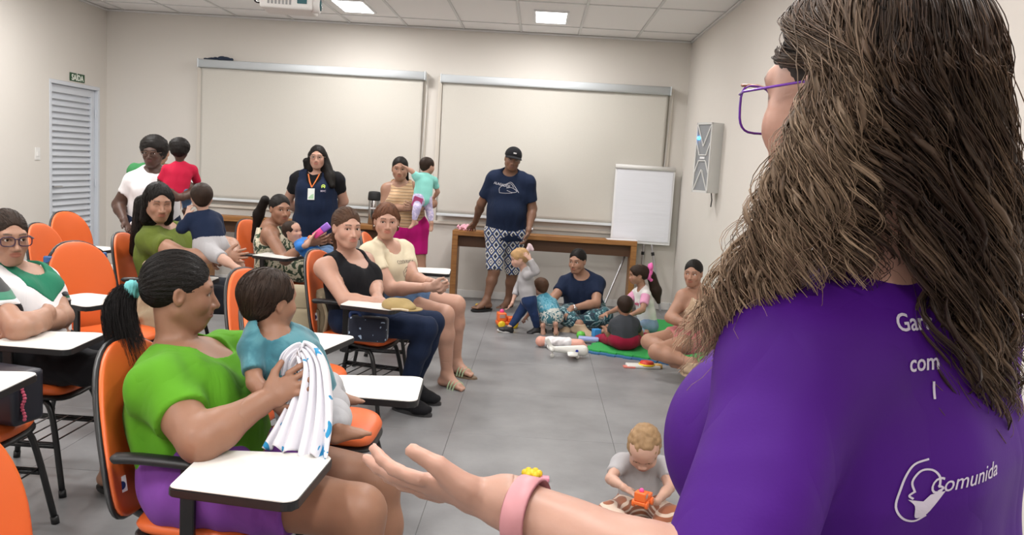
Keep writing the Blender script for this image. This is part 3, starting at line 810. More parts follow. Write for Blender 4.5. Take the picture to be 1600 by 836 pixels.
def blind(x0, x1, zt, zf, zb, label, wave):
    t = empty('roller_blind', label, 'blind', (x0, 9.45, zt)); L = x1 - x0
    prof = [(-.055, -.083), (.045, -.083), (.055, -.060), (.055, -.004), (.035, .004), (-.055, .004)]
    bm = bm_new(); add_prism(bm, rounded(prof, .02, 3), 0, L, 0, Matrix(((0, 0, 1, 0), (-1, 0, 0, 0), (0, 1, 0, 0), (0, 0, 0, 1)))); obj('blind_box', bm, ALU2, t, True)
    for q in (0, L): obj('end_cap', box((q - .006, -.06, -.088), (q + .006, .06, .008), .003, 1), ALU2, t)
    bm = bm_new(); nx, nz = 90, 30; g = []
    for i in range(nx + 1):
        for j in range(nz + 1):
            u, v = i / nx, j / nz; a = wave * (v ** .7) * math.sin(5.2 * u + 2.4 * v + 1) * (.4 + u) + wave * .6 * v * math.sin(13 * u - 3.4 * v) * u
            g.append(bm.verts.new((.02 + u * (L - .04), a * math.sin(PI * min(1, v * 1.02)) - .0, (zf - zt) + v * (zb - zf))))
    for i in range(nx):
        for j in range(nz): bm.faces.new((g[i * (nz + 1) + j], g[(i + 1) * (nz + 1) + j], g[(i + 1) * (nz + 1) + j + 1], g[i * (nz + 1) + j + 1]))
    o = obj('blind_fabric', bm, BLIND, t, True); md = o.modifiers.new('thick', 'SOLIDIFY'); md.thickness = .002
    obj('bottom_bar', box((.015, -.014, zb - zt - .022), (L - .015, .014, zb - zt + .006), .006), ALU2, t)
    bm = bm_new()
    for dx in (0, .022): add_tube(bm, [(L + .012 + dx, .03, -.04), (L + .01 - dx * .4, .03, -.7), (L - .02 + dx * .3, .03, -1.32)], .0022, 5)
    obj('cord', bm, WHITE, t)
blind(-3.793, -1.304, 2.455, 2.372, .948, 'wide beige roller blind on the left half of the back wall', .006)
blind(-1.128, 1.361, 2.44, 2.366, .93, 'wide beige roller blind behind the standing man, rippled at its right end', .034)
BUN = mat('dark_cloth', (0.02, 0.03, 0.055), 0.9)
soft('dark_bundle', [rc((-3.74, 9.44, 2.465), (-3.62, 9.43, 2.468), .010, .014), rc((-3.68, 9.44, 2.468), (-3.52, 9.43, 2.475), .012, .022), rc((-3.56, 9.42, 2.475), (-3.44, 9.44, 2.472), .022, .016)], .006, BUN, base=(0, 0, 0), disp=folds(.006, 90, 4))
tag(bpy.data.objects['dark_bundle'], 'small dark blue cloth bundle lying on top of the left blind box', 'cloth')
# speaker on the right wall
A_, B_, C_ = Vector((1.362, 7.62, 0)), Vector((1.461, 7.45, 0)), Vector((1.545, 7.56, 0))
ux = (B_ - A_); wd = ux.length; ux.normalize(); nrm = Vector((ux.y, -ux.x, 0)); dp = .125
M = Matrix(((ux.x, -nrm.x, 0, 0), (ux.y, -nrm.y, 0, 0), (0, 0, 1, 0), (0, 0, 0, 1)))   # local x across the face, y back, z up
t = empty('wall_speaker', 'white upright speaker box with grey chevron grille on the right wall', 'speaker', (A_.x, A_.y, 1.365), math.atan2(ux.y, ux.x))
sz = .605; GREY = mat('grille_grey', (0.26, 0.27, 0.28), 0.6); SPW = mat('speaker_white', (0.60, 0.60, 0.58), 0.45); BLACK = mat('black_plastic', (0.012, 0.012, 0.013), 0.45)
obj('housing', box((0, 0, 0), (wd, dp, sz), .008), SPW, t)
obj('grille', box((.014, -.004, .02), (wd - .014, .01, sz - .02), .003), GREY, t)
bm = bm_new(); cx = wd / 2
for pts in ([(.012, .585), (cx, .40), (wd - .012, .585)], [(.012, .43), (cx - .045, .325), (cx + .045, .325), (wd - .012, .43)], [(.012, .02), (cx, .20), (wd - .012, .02)], [(.012, .175), (cx - .045, .275), (cx + .045, .275), (wd - .012, .175)]):
    for a, b in zip(pts, pts[1:]): add_tube(bm, [(a[0], -.007, a[1]), (b[0], -.007, b[1])], .007, 4)
add_box(bm, (0, -.012, 0), (wd, 0, .018)); add_box(bm, (0, -.012, sz - .018), (wd, 0, sz)); add_box(bm, (0, -.012, 0), (.012, 0, sz)); add_box(bm, (wd - .012, -.012, 0), (wd, 0, sz))
obj('chevron_trim', bm, SPW, t)
obj('name_plate', box((cx - .03, -.012, .29), (cx + .03, -.004, .31), .002), ALU, t)
bm = bm_new(); bmesh.ops.create_uvsphere(bm, u_segments=12, v_segments=8, radius=.016); bmesh.ops.translate(bm, vec=(.035, -.01, .47), verts=bm.verts)
obj('indicator_lamp', bm, mat('blue_led', (0.05, 0.3, 0.9), 0.3, emit=((0.05, 0.35, 1.0), 6)), t, True)
obj('cable', tube([(wd * .8, dp * .6, 0), (wd * .8, dp * .7, -.06), (wd * .7, dp * .8, -.12)], .005), BLACK, t)
obj('bracket', box((cx - .03, dp - .01, .2), (cx + .03, dp + .06, .4)), SPW, t)
# projector hanging from the ceiling
t = empty('projector', 'white ceiling projector with round lens, cut off by the top edge', 'projector', (-1.63, 5.5, 2.43), math.radians(6))
obj('housing', box((-.17, -.13, -.055), (.15, .13, .055), .022, 3), WHITE, t, True)
lm = lathe([(.05, 0), (.052, .045), (.045, .052), (.03, .052)], 20, Matrix.Translation((.14, -.06, -.01)) @ Matrix.Rotation(PI / 2, 4, 'Y')); obj('lens_ring', lm, WHITE, t, True)
lm = lathe([(.036, 0), (.036, .058), (.02, .062)], 20, Matrix.Translation((.14, -.06, -.01)) @ Matrix.Rotation(PI / 2, 4, 'Y')); obj('lens', lm, mat('lens_teal', (0.02, 0.10, 0.12), 0.08, coat=1), t, True)
bm = bm_new()
for k in range(7): add_box(bm, (-.12 + k * .022, -.134, -.03), (-.108 + k * .022, -.126, .03))
obj('vent', bm, mat('vent_grey', (0.3, 0.3, 0.3), 0.6), t)
obj('control_panel', box((.06, -.135, -.02), (.12, -.125, .025), .004), mat('lens_teal', (0.02, 0.1, 0.12), .1), t)
bm = bm_new(); add_tube(bm, [(-.01, 0, .05), (-.01, 0, .47)], .02, 12); add_box(bm, (-.08, -.08, .47), (.06, .08, .484)); obj('ceiling_mount', bm, WHITE, t)
obj('cable', tube(smooth_path([(-.17, .05, 0), (-.24, .05, .02), (-.2, .04, .2), (-.05, .02, .45)]), .006), BLACK, t)
# wooden console tables
def wood():
    m = mat('oak_veneer', (0.40, 0.19, 0.07), 0.45, bump=(30, 0.1, 0.001, (1, 12, 12))); nt = m.node_tree
    tc = nt.nodes.new('ShaderNodeTexCoord'); mp = nt.nodes.new('ShaderNodeMapping'); mp.inputs['Scale'].default_value = (1.2, 14, 14)
    n = nt.nodes.new('ShaderNodeTexNoise'); n.inputs['Scale'].default_value = 3; n.inputs['Detail'].default_value = 6
    nt.links.new(tc.outputs['Object'], mp.inputs['Vector']); nt.links.new(mp.outputs['Vector'], n.inputs['Vector'])
    r = nt.nodes.new('ShaderNodeValToRGB'); e = r.color_ramp.elements; e[0].position = .35; e[0].color = (0.25, 0.105, 0.030, 1); e[1].position = .7; e[1].color = (0.40, 0.185, 0.055, 1)
    nt.links.new(n.outputs['Fac'], r.inputs['Fac']); nt.links.new(r.outputs['Color'], col_input(m)); return m
OAK = wood(); DOAK = mat('dark_oak', (0.10, 0.045, 0.02), 0.5)
def console(x0, x1, label, y0=9.14, y1=9.39):
    t = empty('console_table', label, 'table', (x0, y0, 0)); L = x1 - x0; D = y1 - y0
    obj('table_top', box((0, 0, .725), (L, D, .777), .003, 1), OAK, t)
    for q in (0, L - .062): obj('side_panel', box((q, 0, 0), (q + .062, D, .725), .003, 1), OAK, t)
    obj('apron', box((.062, .09, .60), (L - .062, .112, .725)), DOAK, t)
console(-.893, 1.092, 'long oak console table behind the standing man')
console(-3.62, -1.55, 'oak console table under the left blind, mostly behind the seated people')
# flip chart
PAPER = mat('flip_paper', (0.74, 0.75, 0.80), 0.7, bump=(2.2, 0.35, 0.02, (.3, 1, 2.5)))
t = empty('flip_chart', 'white flip chart on an aluminium easel at the right end of the table', 'flip chart', (1.15, 9.425, 0))
Mf = frame3((0, -.02, .735), (1, -.004, -.005), (0.0, .030, .84))
def fb(a, b, bev=.004): 
    bm = bm_new(); add_box(bm, a, b, bev, 2, Mf); return bm
obj('board', fb((-.325, 0, -.012), (.325, .855, .006)), ALU, t)
obj('paper_pad', fb((-.305, .03, .006), (.305, .80, .014), .003), PAPER, t)
bm = bm_new(); add_tube(bm, [Mf @ Vector((-.325, .83, .012)), Mf @ Vector((.325, .83, .012))], .024, 12); obj('clamp_bar', bm, WHITE, t, True)
for a, b in (((.045, 0, .735), (.05, .03, .02)), ((.13, -.02, .735), (.27, -.12, .02)), ((-.10, 0, .735), (-.36, -.14, .02))):
    lg = obj('leg', tube([a, b], .012, 8), mat('easel_metal', (0.5, 0.5, 0.52), 0.35, metal=.8), t)
    k = Vector(a).lerp(Vector(b), .12); k2 = Vector(a).lerp(Vector(b), .17); obj('clamp', tube([k, k2], .018, 8), BLACK, lg)
# white table at the right with a cable
WT = mat('white_laminate', (0.66, 0.65, 0.64), 0.4)
t = empty('white_table', 'white table top at the right edge beside the woman in purple', 'table', (1.32, 1.45, 0))
obj('table_top', box((-.27, -.55, .93), (.235, .30, .96), .004), WT, t)
for x in (-.22, .19):
    for y in (-.5, .25): obj('leg', box((x - .02, y - .02, 0), (x + .02, y + .02, .93), .003, 1), ALU, t)
pts = []
for i in range(70):
    a = i * .33; r_ = .045 + .004 * math.sin(i * .7); pts.append((r_ * math.cos(a), r_ * .9 * math.sin(a), .008 + .0004 * i))
o = obj('coiled_cable', tube(smooth_path(pts, 2), .0042, 6), BLACK, None, True, loc=(1.158, 1.30, .959)); tag(o, 'coil of black cable on the white table at the right edge', 'cable')

# ---------------------------------------------------------------- chairs with writing tablets
ORANGE = mat('orange_vinyl', (0.72, 0.135, 0.030), 0.42, bump=(500, 0.08, 0.0005), spec=0.5, var=(3, .05))
TUBE = mat('black_steel', (0.010, 0.010, 0.011), 0.35); EDGE = mat('black_edge', (0.014, 0.014, 0.015), 0.4)
TABLET = mat('tablet_laminate', (0.74, 0.72, 0.68), 0.32, bump=(60, .05, .0005)); LABELW = mat('label_white', (0.75, 0.75, 0.75), 0.6); LABELB = mat('label_blue', (0.01, 0.03, 0.12), 0.6)
def backrest_bm(w=.212, hh=.25, th=.030, off=0.0, nu=20, nv=22):
    """upright padded panel, rounded top, slightly dished; local x forward, z up, centre at 0"""
    bm = bm_new(); F_, B_ = [], []
    def outline(v):     # half width over height
        t = v / hh
        if t > 0: q = (1 - abs(t) ** 2.6) ** (1 / 2.3) if abs(t) < 1 else 0; return (w - .018 * t) * q
        q = (1 - abs(t) ** 5) ** (1 / 3.0) if abs(t) < 1 else 0; return (w - .020 * t * t) * q
    for j in range(nv + 1):
        v = -hh * math.cos(PI * j / nv); hw = max(outline(v), 1e-4)
        for i in range(nu + 1):
            u = math.sin(PI * (i / nu - .5)) * hw; e = min(1, max(0, (1 - abs(2 * i / nu - 1) ** 3))) * (1 - abs(v / hh) ** 6)
            cur = .9 * u * u - .10 * v * v
            F_.append(bm.verts.new((cur + off + th * .5 * e ** .4, u, v))); B_.append(bm.verts.new((cur + off - th * .5 * e ** .4, u, v)))
    n1 = nu + 1
    for j in range(nv):
        for i in range(nu):
            a, b, c, d = j * n1 + i, j * n1 + i + 1, (j + 1) * n1 + i + 1, (j + 1) * n1 + i
            bm.faces.new((F_[a], F_[b], F_[c], F_[d])); bm.faces.new((B_[d], B_[c], B_[b], B_[a]))
    for j in range(nv):
        for i in (0, nu):
            a, d = j * n1 + i, (j + 1) * n1 + i; f = (F_[a], F_[d], B_[d], B_[a]); bm.faces.new(f if i == 0 else f[::-1])
    for j in (0, nv):
        for i in range(nu):
            a, b = j * n1 + i, j * n1 + i + 1; f = (F_[a], B_[a], B_[b], F_[b]); bm.faces.new(f if j == 0 else f[::-1])
    return bm
def seat_bm(rx=.195, ry=.205, th=.045, z=.445, g=1.0):
    bm = bm_new(); n, m = 40, 7; rows = []
    def pt(a, k):
        c, s_ = math.cos(a), math.sin(a); e = 4.2
        return Vector((abs(c) ** (2 / e) * (1 if c > 0 else -1) * rx * g * k, abs(s_) ** (2 / e) * (1 if s_ > 0 else -1) * ry * g * k, 0))
    prof = [(.0, .5), (.5, .5), (.85, .47), (.96, .30), (1.0, 0), (.97, -.3), (.9, -.5), (0, -.5)]
    for k, zz in prof:
        ring = []
        for i in range(n):
            p = pt(2 * PI * i / n, max(k, .002)); dip = -.02 * max(0, p.x / rx) ** 3 + .010 * (p.y / ry) ** 2
            ring.append(bm.verts.new((p.x, p.y, z + zz * th + dip)))
        rows.append(ring)
    for A, B in zip(rows, rows[1:]):
        for i in range(n): bm.faces.new((A[i], B[i], B[(i + 1) % n], A[(i + 1) % n]))
    bm.faces.new(rows[0]); bm.faces.new(rows[-1][::-1]); return bm
TAB = rounded([(.09, -.475), (.055, -.235), (.075, -.205), (.355, -.150), (.385, -.17), (.405, -.465), (.385, -.485)], .020, 3)
def make_chair():
    t = empty('tablet_chair', 'orange vinyl tablet chair', 'chair')
    obj('seat', seat_bm(), ORANGE, t, True); obj('seat_pan', seat_bm(.190, .200, .022, .414, 1.04), EDGE, t, True)
    Mb = Matrix.Translation((-.278, 0, .680)) @ Matrix.Rotation(math.radians(-9), 4, 'Y')
    b = backrest_bm(); bmesh.ops.transform(b, matrix=Mb, verts=b.verts); o = obj('backrest', b, ORANGE, t, True)
    b = backrest_bm(.220, .258, .026, -.012); bmesh.ops.transform(b, matrix=Mb, verts=b.verts); obj('back_shell', b, EDGE, t, True)
    Ms = Mb @ Matrix.Translation((.031, -.150, -.135)) @ Matrix.Rotation(math.radians(-15), 4, 'Z')
    bm = bm_new(); add_box(bm, (-.002, -.017, -.022), (.0015, .017, .022), 0, 1, Ms); q = obj('label_sticker', bm, LABELW, t)
    bm = lathe([(.012, 0), (.012, .001)], 16, Ms @ Matrix.Translation((.0015, 0, -.002)) @ Matrix.Rotation(PI / 2, 4, 'Y')); obj('label_emblem', bm, LABELB, q)
    bm = bm_new(); add_tube(bm, smooth_path([(-.05, 0, .405), (-.20, 0, .400), (-.295, 0, .44), (-.312, 0, .56), (-.322, 0, .72)]), .020, 8, sq=1.5); obj('back_support', bm, TUBE, t, True)
    for sy in (-1, 1):
        y = .165 * sy
        obj('leg', tube(smooth_path([(.03, y * .75, .400), (.10, y * .9, .398), (.145, y, .375), (.175, y * 1.08, .28), (.225, y * 1.25, .012)], 5), .0125, 10), TUBE, t, True)
        obj('leg', tube(smooth_path([(-.03, y * .75, .400), (-.10, y * .9, .398), (-.145, y, .375), (-.175, y * 1.08, .28), (-.225, y * 1.25, .012)], 5), .0125, 10), TUBE, t, True)
        obj('stretcher', tube([(-.19, y * 1.13, .21), (.19, y * 1.13, .21)], .010, 8), TUBE, t, True)
        for sx in (-1, 1): obj('leg_cap', tube([(sx * .222, y * 1.24, .03), (sx * .2265, y * 1.255, 0)], .0155, 10), EDGE, t, True)
    bm = bm_new()
    for k in range(6): add_tube(bm, [(-.17 + k * .068, -.185, .225), (-.17 + k * .068, .185, .225)], .0035, 5)
    for sy in (-1, 1): add_tube(bm, [(-.18, sy * .186, .225), (.18, sy * .186, .225)], .0045, 5)
    obj('book_rack', bm, TUBE, t)
    bm = bm_new(); add_box(bm, (-.02, -.235, .385), (.05, -.02, .405), .004, 1); add_box(bm, (-.005, -.242, .385), (.035, -.226, .655), .003, 1); obj('tablet_post', bm, TUBE, t)
    bm = bm_new(); add_tube(bm, smooth_path([(-.20, -.235, .66), (-.12, -.235, .672), (.02, -.235, .672), (.14, -.24, .668)]), [.012] + [.026] * 17 + [.012], 10, sq=1.0); bmesh.ops.scale(bm, vec=(1, 1, .55), space=Matrix.Translation((0, 0, -.66)), verts=bm.verts)
    obj('armrest', bm, EDGE, t, True)
    bm = bm_new(); add_prism(bm, TAB, .678, .700, .003); obj('tablet_edge', bm, EDGE, t)
    s_ = [(x * .985 + .0035, (y + .32) * .985 - .32) for x, y in TAB]; bm = bm_new(); add_prism(bm, s_, .699, .7025, .001); obj('tablet_top', bm, TABLET, t)
    return t
CH = [  # x, y, turn in degrees, label
 (-.85, 1.57, 0, 'orange tablet chair at the bottom left corner, only its backrest in view'),
 (-.86, 2.37, -6, 'orange tablet chair under the woman in the bright green shirt'),
 (-.76, 3.22, 0, 'empty orange tablet chair between the green shirt woman and the floor aisle'),
 (-1.09, 3.96, -16, 'empty orange tablet chair directly in front of the black tank top woman, tablet holding nothing'),
 (-1.00, 4.98, -14, 'orange tablet chair under the woman in the black tank top, cap on its tablet'),
 (-1.02, 5.78, 0, 'orange tablet chair under the older woman in the cream shirt'),
 (-1.00, 6.52, 0, 'orange tablet chair behind the older woman in cream, only its tablet showing'),
 (-2.14, 3.60, 0, 'orange tablet chair under the woman with crossed arms'),
 (-2.03, 2.94, 0, 'orange tablet chair at the left edge with the black handbag on its seat'),
 (-2.30, 4.58, -24, 'large empty orange tablet chair with a dark strap over its backrest'),
 (-2.32, 5.36, 0, 'orange tablet chair under the woman in the olive green shirt'),
 (-2.10, 6.92, -18, 'orange tablet chair under the woman in the leaf print dress'),
 (-3.45, 6.62, -14, 'empty orange tablet chair nearest the louvred door'),
 (-3.02, 5.62, 0, 'orange tablet chair behind the crossed arms woman, walking cane hooked by it'),
]
proto = make_chair()
for i, (x, y, a, lab) in enumerate(CH):
    c = proto if i == 0 else copy_tree(proto)
    c.location = (x, y, 0); c.rotation_euler = (0, 0, math.radians(a)); c['label'] = lab; c['group'] = 'orange tablet chairs'
    if i == 5:                                      # its tablet is folded away
        for ch in list(c.children):
            if ch.name.startswith('tablet_'): bpy.data.objects.remove(ch)

# ---------------------------------------------------------------- who is in the room
LIGHT, FAIR, MED, TAN, BROWN, DARK = (.49, .28, .205), (.54, .33, .25), (.36, .195, .13), (.27, .135, .083), (.19, .095, .058), (.075, .037, .025)
BLK = hair_mat('hair_black', (.010, .008, .007)); DBR = hair_mat('hair_dark_brown', (.026, .015, .010)); BRN = hair_mat('hair_brown', (.075, .038, .022)); AUB = hair_mat('hair_auburn', (.13, .055, .030)); BLO = hair_mat('hair_blond', (.42, .26, .12)); CUR = hair_mat('hair_curly_blond', (.30, .19, .10))
UB = ['hip', 'torso']; ARM = ['uaL', 'uaR', 'faL', 'faR']
def tee(m, sl=.55, neck=(.085, .085, .075, .055, .035), name='shirt', **k): return dict(dict(name=name, tags=UB + ['uaL', 'uaR'], frac={'uaL': sl, 'uaR': sl}, neck=neck, t=.010, m=m), **k)
def trousers(m, f=.93, name='trousers', **k): return dict(dict(name=name, tags=['hip', 'thL', 'thR', 'shL', 'shR'], frac={'shL': f, 'shR': f}, t=.008, m=m, waist=.24), **k)
def shorts(m, f=.6, name='shorts', **k): return dict(dict(name=name, tags=['hip', 'thL', 'thR'], frac={'thL': f, 'thR': f}, t=.012, m=m, waist=.24), **k)
NAVY = fabric('navy_cloth', (.010, .018, .045)); BLACKC = fabric('black_cloth', (.008, .008, .010)); DENIM = fabric('denim', (.10, .17, .30), v=.25); LDENIM = fabric('light_denim', (.22, .32, .45), v=.3); DDENIM = fabric('dark_denim', (.02, .04, .11), v=.3)
GREEN = fabric('bright_green_cloth', (.088, .28, .014)); OLIVE = fabric('olive_cloth', (.115, .15, .025)); PURPLE = fabric('purple_shorts_cloth', (.20, .06, .33)); WHITEC = fabric('white_cloth', (.75, .73, .74)); CREAM = fabric('cream_cloth', (.66, .58, .42)); MAG = fabric('magenta_cloth', (.42, .008, .15)); RED = fabric('red_cloth', (.45, .012, .045)); MINT = fabric('mint_cloth', (.25, .62, .55)); GREYC = fabric('grey_cloth', (.42, .42, .44)); DGREY = fabric('charcoal_cloth', (.045, .05, .058)); CRIM = fabric('crimson_cloth', (.28, .012, .04)); BLUEC = fabric('blue_cloth', (.03, .16, .48)); KGREEN = fabric('green_cloth', (.05, .22, .08)); LGREY = fabric('light_grey_cloth', (.40, .39, .40))
TEAL = ramp_mat('teal_tiedye', f_noise(16, 3, .8), [(0, (.010, .06, .085)), (.42, (.03, .14, .18)), (.58, (.07, .22, .26))], const=False)
LEAF = ramp_mat('leaf_print', f_noise(15, 2, 1.6), [(0, (.02, .035, .02)), (.42, (.05, .085, .04)), (.50, (.62, .56, .42)), (.66, (.10, .14, .06))])
STRIPE = ramp_mat('knit_stripes', f_stripes(2, .030, .25), [(0, (.52, .33, .18)), (.55, (.10, .045, .022)), (.68, (.58, .40, .25))])
DIAM = ramp_mat('diamond_print', f_diamond(.085), [(0, (.72, .70, .60)), (.12, (.03, .05, .16)), (.24, (.75, .73, .66)), (.36, (.03, .035, .05)), (.50, (.04, .09, .30)), (.62, (.70, .70, .62)), (.76, (.02, .03, .07))])
RUST = ramp_mat('rust_stripes', f_stripes(2, .024, .5), [(0, (.30, .10, .045)), (.62, (.66, .52, .42))])
LAV = ramp_mat('lavender_floral', f_noise(40, 1, .5), [(0, (.45, .40, .62)), (.5, (.60, .55, .75)), (.62, (.72, .62, .78))])
PALM = ramp_mat('palm_print', f_noise(13, 2, 2.2), [(0, (.008, .025, .045)), (.45, (.02, .10, .12)), (.56, (.30, .42, .45)), (.66, (.015, .06, .09))])
SWIRL = ramp_mat('blue_swirl', f_noise(22, 2, 1.2), [(0, (.06, .30, .42)), (.5, (.16, .46, .60)), (.65, (.50, .68, .72))])
ZIG = ramp_mat('teal_white_print', f_noise(16, 1, 2.0), [(0, (.05, .16, .20)), (.46, (.62, .64, .60)), (.6, (.05, .18, .22))])
BEIGEP = ramp_mat('beige_print', f_noise(30, 3, .8), [(0, (.40, .28, .18)), (.5, (.55, .42, .30)), (.62, (.34, .22, .14))])
def printed(name, base, ink, inner, band, soft_=True):
    """a shirt with a small procedural motif is built as lettering geometry, the cloth stays plain"""
    return fabric(name, base)
SANDS = mat('sandal_sole', (.20, .14, .09), .6); STRAPG = mat('strap_green', (.42, .55, .36), .4); BLACKS = mat('black_rubber', (.012, .012, .012), .6); TANS = mat('tan_sole', (.45, .33, .22), .7)
PEOPLE = []
def P_(**S): PEOPLE.append(S); return S

tank = P_(label='woman in a black tank top with folded arms on the cap-bearing tablet', skin=LIGHT, hairc=(.03, .016, .01), hairm=BRN, hair='pulled', w=1.02, bust=1.0, belly=.9, h=.009, hf=.0032, hh=.0036,
    J=dict(pel=(-1.02, 4.98, .545), nk=(-1.103, 5, 0.912), hd=(-1.091, 4.9, 1.083), sr=(-1.203, 4.86, 0.845), sl=(-1.031, 5.14, 0.863), er=(-1.038, 4.7, 0.69), el=(-0.928, 4.98, 0.745), wr=(-0.858, 4.66, 0.7), wl=(-0.87, 4.76, 0.706),
           kl=(-.58, 5.06, .53), kr=(-.60, 4.86, .53), al=(-.70, 5.20, .10), ar=(-.72, 4.96, .10)),
    face=(.62, -.78, -.02), gaze=(.35, -.93, .0), foot_l=(.8, -.3, 0), foot_r=(.85, -.4, 0), hand_r=dict(d=(.95, .1, 0), n=(0, 0, -1), curl=.25), hand_l=dict(d=(.5, -.85, -.1), n=(0, 0, -1), curl=.4),
    hairx=[('L', (0, -.10, .0), (0, -.13, -.06), .030, .026), ('L', (0, -.13, -.06), (0, -.125, -.16), .026, .014)],
    wear=[dict(name='tank_top', tags=UB, t=.009, m=BLACKC, neck=(.078, .12, .12, .06, .01), armhole=(.070, .022, .0), amp=.005), trousers(NAVY, .9)])
cream = P_(label='older woman in a cream printed t-shirt and denim shorts, hands clasped', skin=LIGHT, hairc=(.10, .05, .03), hairm=AUB, hair='short', w=1.12, bust=1.15, belly=1.1, h=.009, hf=.0032, toes=True,
    J=dict(pel=(-1.0, 5.78, .55), nk=(-1.012, 5.72, 0.91), hd=(-0.989, 5.62, 1.086), sr=(-1.071, 5.52, 0.874), sl=(-0.91, 5.88, 0.866), er=(-0.902, 5.42, 0.662), el=(-0.798, 5.66, 0.704), wr=(-0.654, 5.28, 0.71), wl=(-0.651, 5.38, 0.729),
           kr=(-0.563, 5.5, 0.503), kl=(-0.518, 5.8, 0.525), ar=(-0.535, 5.6, 0.064), al=(-0.508, 5.93, 0.081)),
    face=(.28, -.96, -.05), gaze=(.2, -.97, 0), foot_l=(.8, -.5, 0), foot_r=(.8, -.55, 0), hand_r=dict(d=(.9, .1, .05), n=(.1, .9, .3), curl=1.15, spread=.02, thumb=.6), hand_l=dict(d=(.75, -.5, -.1), n=(-.3, -.6, -.6), curl=1.1, spread=.02, thumb=.6),
    hairx=[('L', (-.070, -.02, .02), (-.072, -.03, -.055), .022, .016), ('L', (.070, -.02, .02), (.072, -.03, -.055), .022, .016), ('L', (0, -.08, 0), (0, -.075, -.07), .05, .035)],
    wear=[tee(CREAM, .5, neck=(.095, .09, .085, .06, .03)), shorts(DENIM, .58)], sandals=dict(kind='slide', sole=SANDS, strap=STRAPG))
floral = P_(label='woman in a strappy leaf print dress holding a baby in blue', skin=TAN, hairc=(.012, .008, .007), hairm=BLK, hair='pulled', w=1.05, bust=1.0, belly=.9, h=.010,
    J=dict(pel=(-2.12, 6.92, .55), nk=(-2.157, 6.92, 0.909), hd=(-2.056, 6.8, 1.042), sr=(-2.118, 6.72, 0.843), sl=(-2.042, 7.02, 0.857), er=(-1.932, 6.56, 0.666), el=(-1.852, 6.85, 0.714), wr=(-1.729, 6.46, 0.818), wl=(-1.678, 6.55, 0.833),
           kr=(-1.60, 6.82, .55), kl=(-1.60, 7.04, .55), ar=(-1.62, 6.80, .09), al=(-1.62, 7.02, .09)),
    face=(.66, -.75, -.03), gaze=(.4, -.9, 0), foot_l=(1, 0, 0), foot_r=(1, 0, 0), hand_r=dict(d=(.9, .1, .25), n=(0, .9, .2), curl=.6), hand_l=dict(d=(.9, -.2, .2), n=(0, -.9, 0), curl=.5),
    hairx=[('L', (0, -.09, .055), (0, -.14, .03), .03, .03), ('W', (-2.214, 6.9, 1.106), (-2.28, 6.95, 0.979), .035, .042), ('W', (-2.28, 6.95, 0.979), (-2.327, 6.98, 0.757), .042, .022)],
    wear=[dict(name='dress', tags=UB + ['thL', 'thR', 'shL', 'shR'], frac={'shL': .5, 'shR': .5}, t=.016, m=LEAF, neck=(.16, .15, .085, .02, .025), armhole=(.10, .02, .02), amp=.006,
               extra=[lambda F: rc((F.J['kl'] + F.J['kr']) / 2, (F.J['kl'] + F.J['kr']) / 2 - V3(0, 0, .3), .11, .13, k=.05)]),
          dict(name='strap', tags=['torso'], t=.011, m=LEAF, amp=0, cuts=[lambda F: ell(F.J['nk'], (.078, .12, .12), R=np.array([F.side, F.fwd, F.u])), lambda F: rc(F.J['pel'], F.J['nk'] - F.u * .10, .25, .25)], planes=[lambda F: (F.J['nk'] + F.side * .098, F.side), lambda F: (F.J['nk'] - F.side * .098, -F.side)])])
olive = P_(label='woman in an olive green shirt with long black hair and closed eyes', skin=MED, hairc=(.012, .008, .007), hairm=BLK, hair='long', closed=True, w=1.25, bust=1.25, belly=1.15, h=.010, hf=.0036,
    J=dict(pel=(-2.30, 5.38, .56), nk=(-2.389, 5.34, 0.973), hd=(-2.328, 5.2, 1.144), sr=(-2.363, 5.16, 0.908), sl=(-2.265, 5.52, 0.926), er=(-2.072, 4.98, 0.842), el=(-1.934, 5.36, 0.885), wr=(-1.864, 5.02, 0.851), wl=(-1.83, 5.14, 0.84),
           kr=(-1.76, 5.22, .55), kl=(-1.78, 5.50, .55), ar=(-1.78, 5.20, .09), al=(-1.80, 5.48, .09)),
    face=(.60, -.78, -.16), foot_l=(1, 0, 0), foot_r=(1, 0, 0), hand_r=dict(d=(.9, .05, .1), n=(0, .9, 0), curl=.7), hand_l=dict(d=(-.9, -.2, -.2), n=(.1, -.3, -.9), curl=1.15, spread=.03, thumb=.6),
    hairx=[('W', (-2.461, 5.28, 1.125), (-2.545, 5.36, 0.814), .055, .040), ('W', (-2.475, 5.42, 1.007), (-2.551, 5.46, 0.833), .06, .05)],
    wear=[tee(OLIVE, .45, amp=.006), trousers(fabric('dark_trousers', (.02, .022, .03)), .95)])
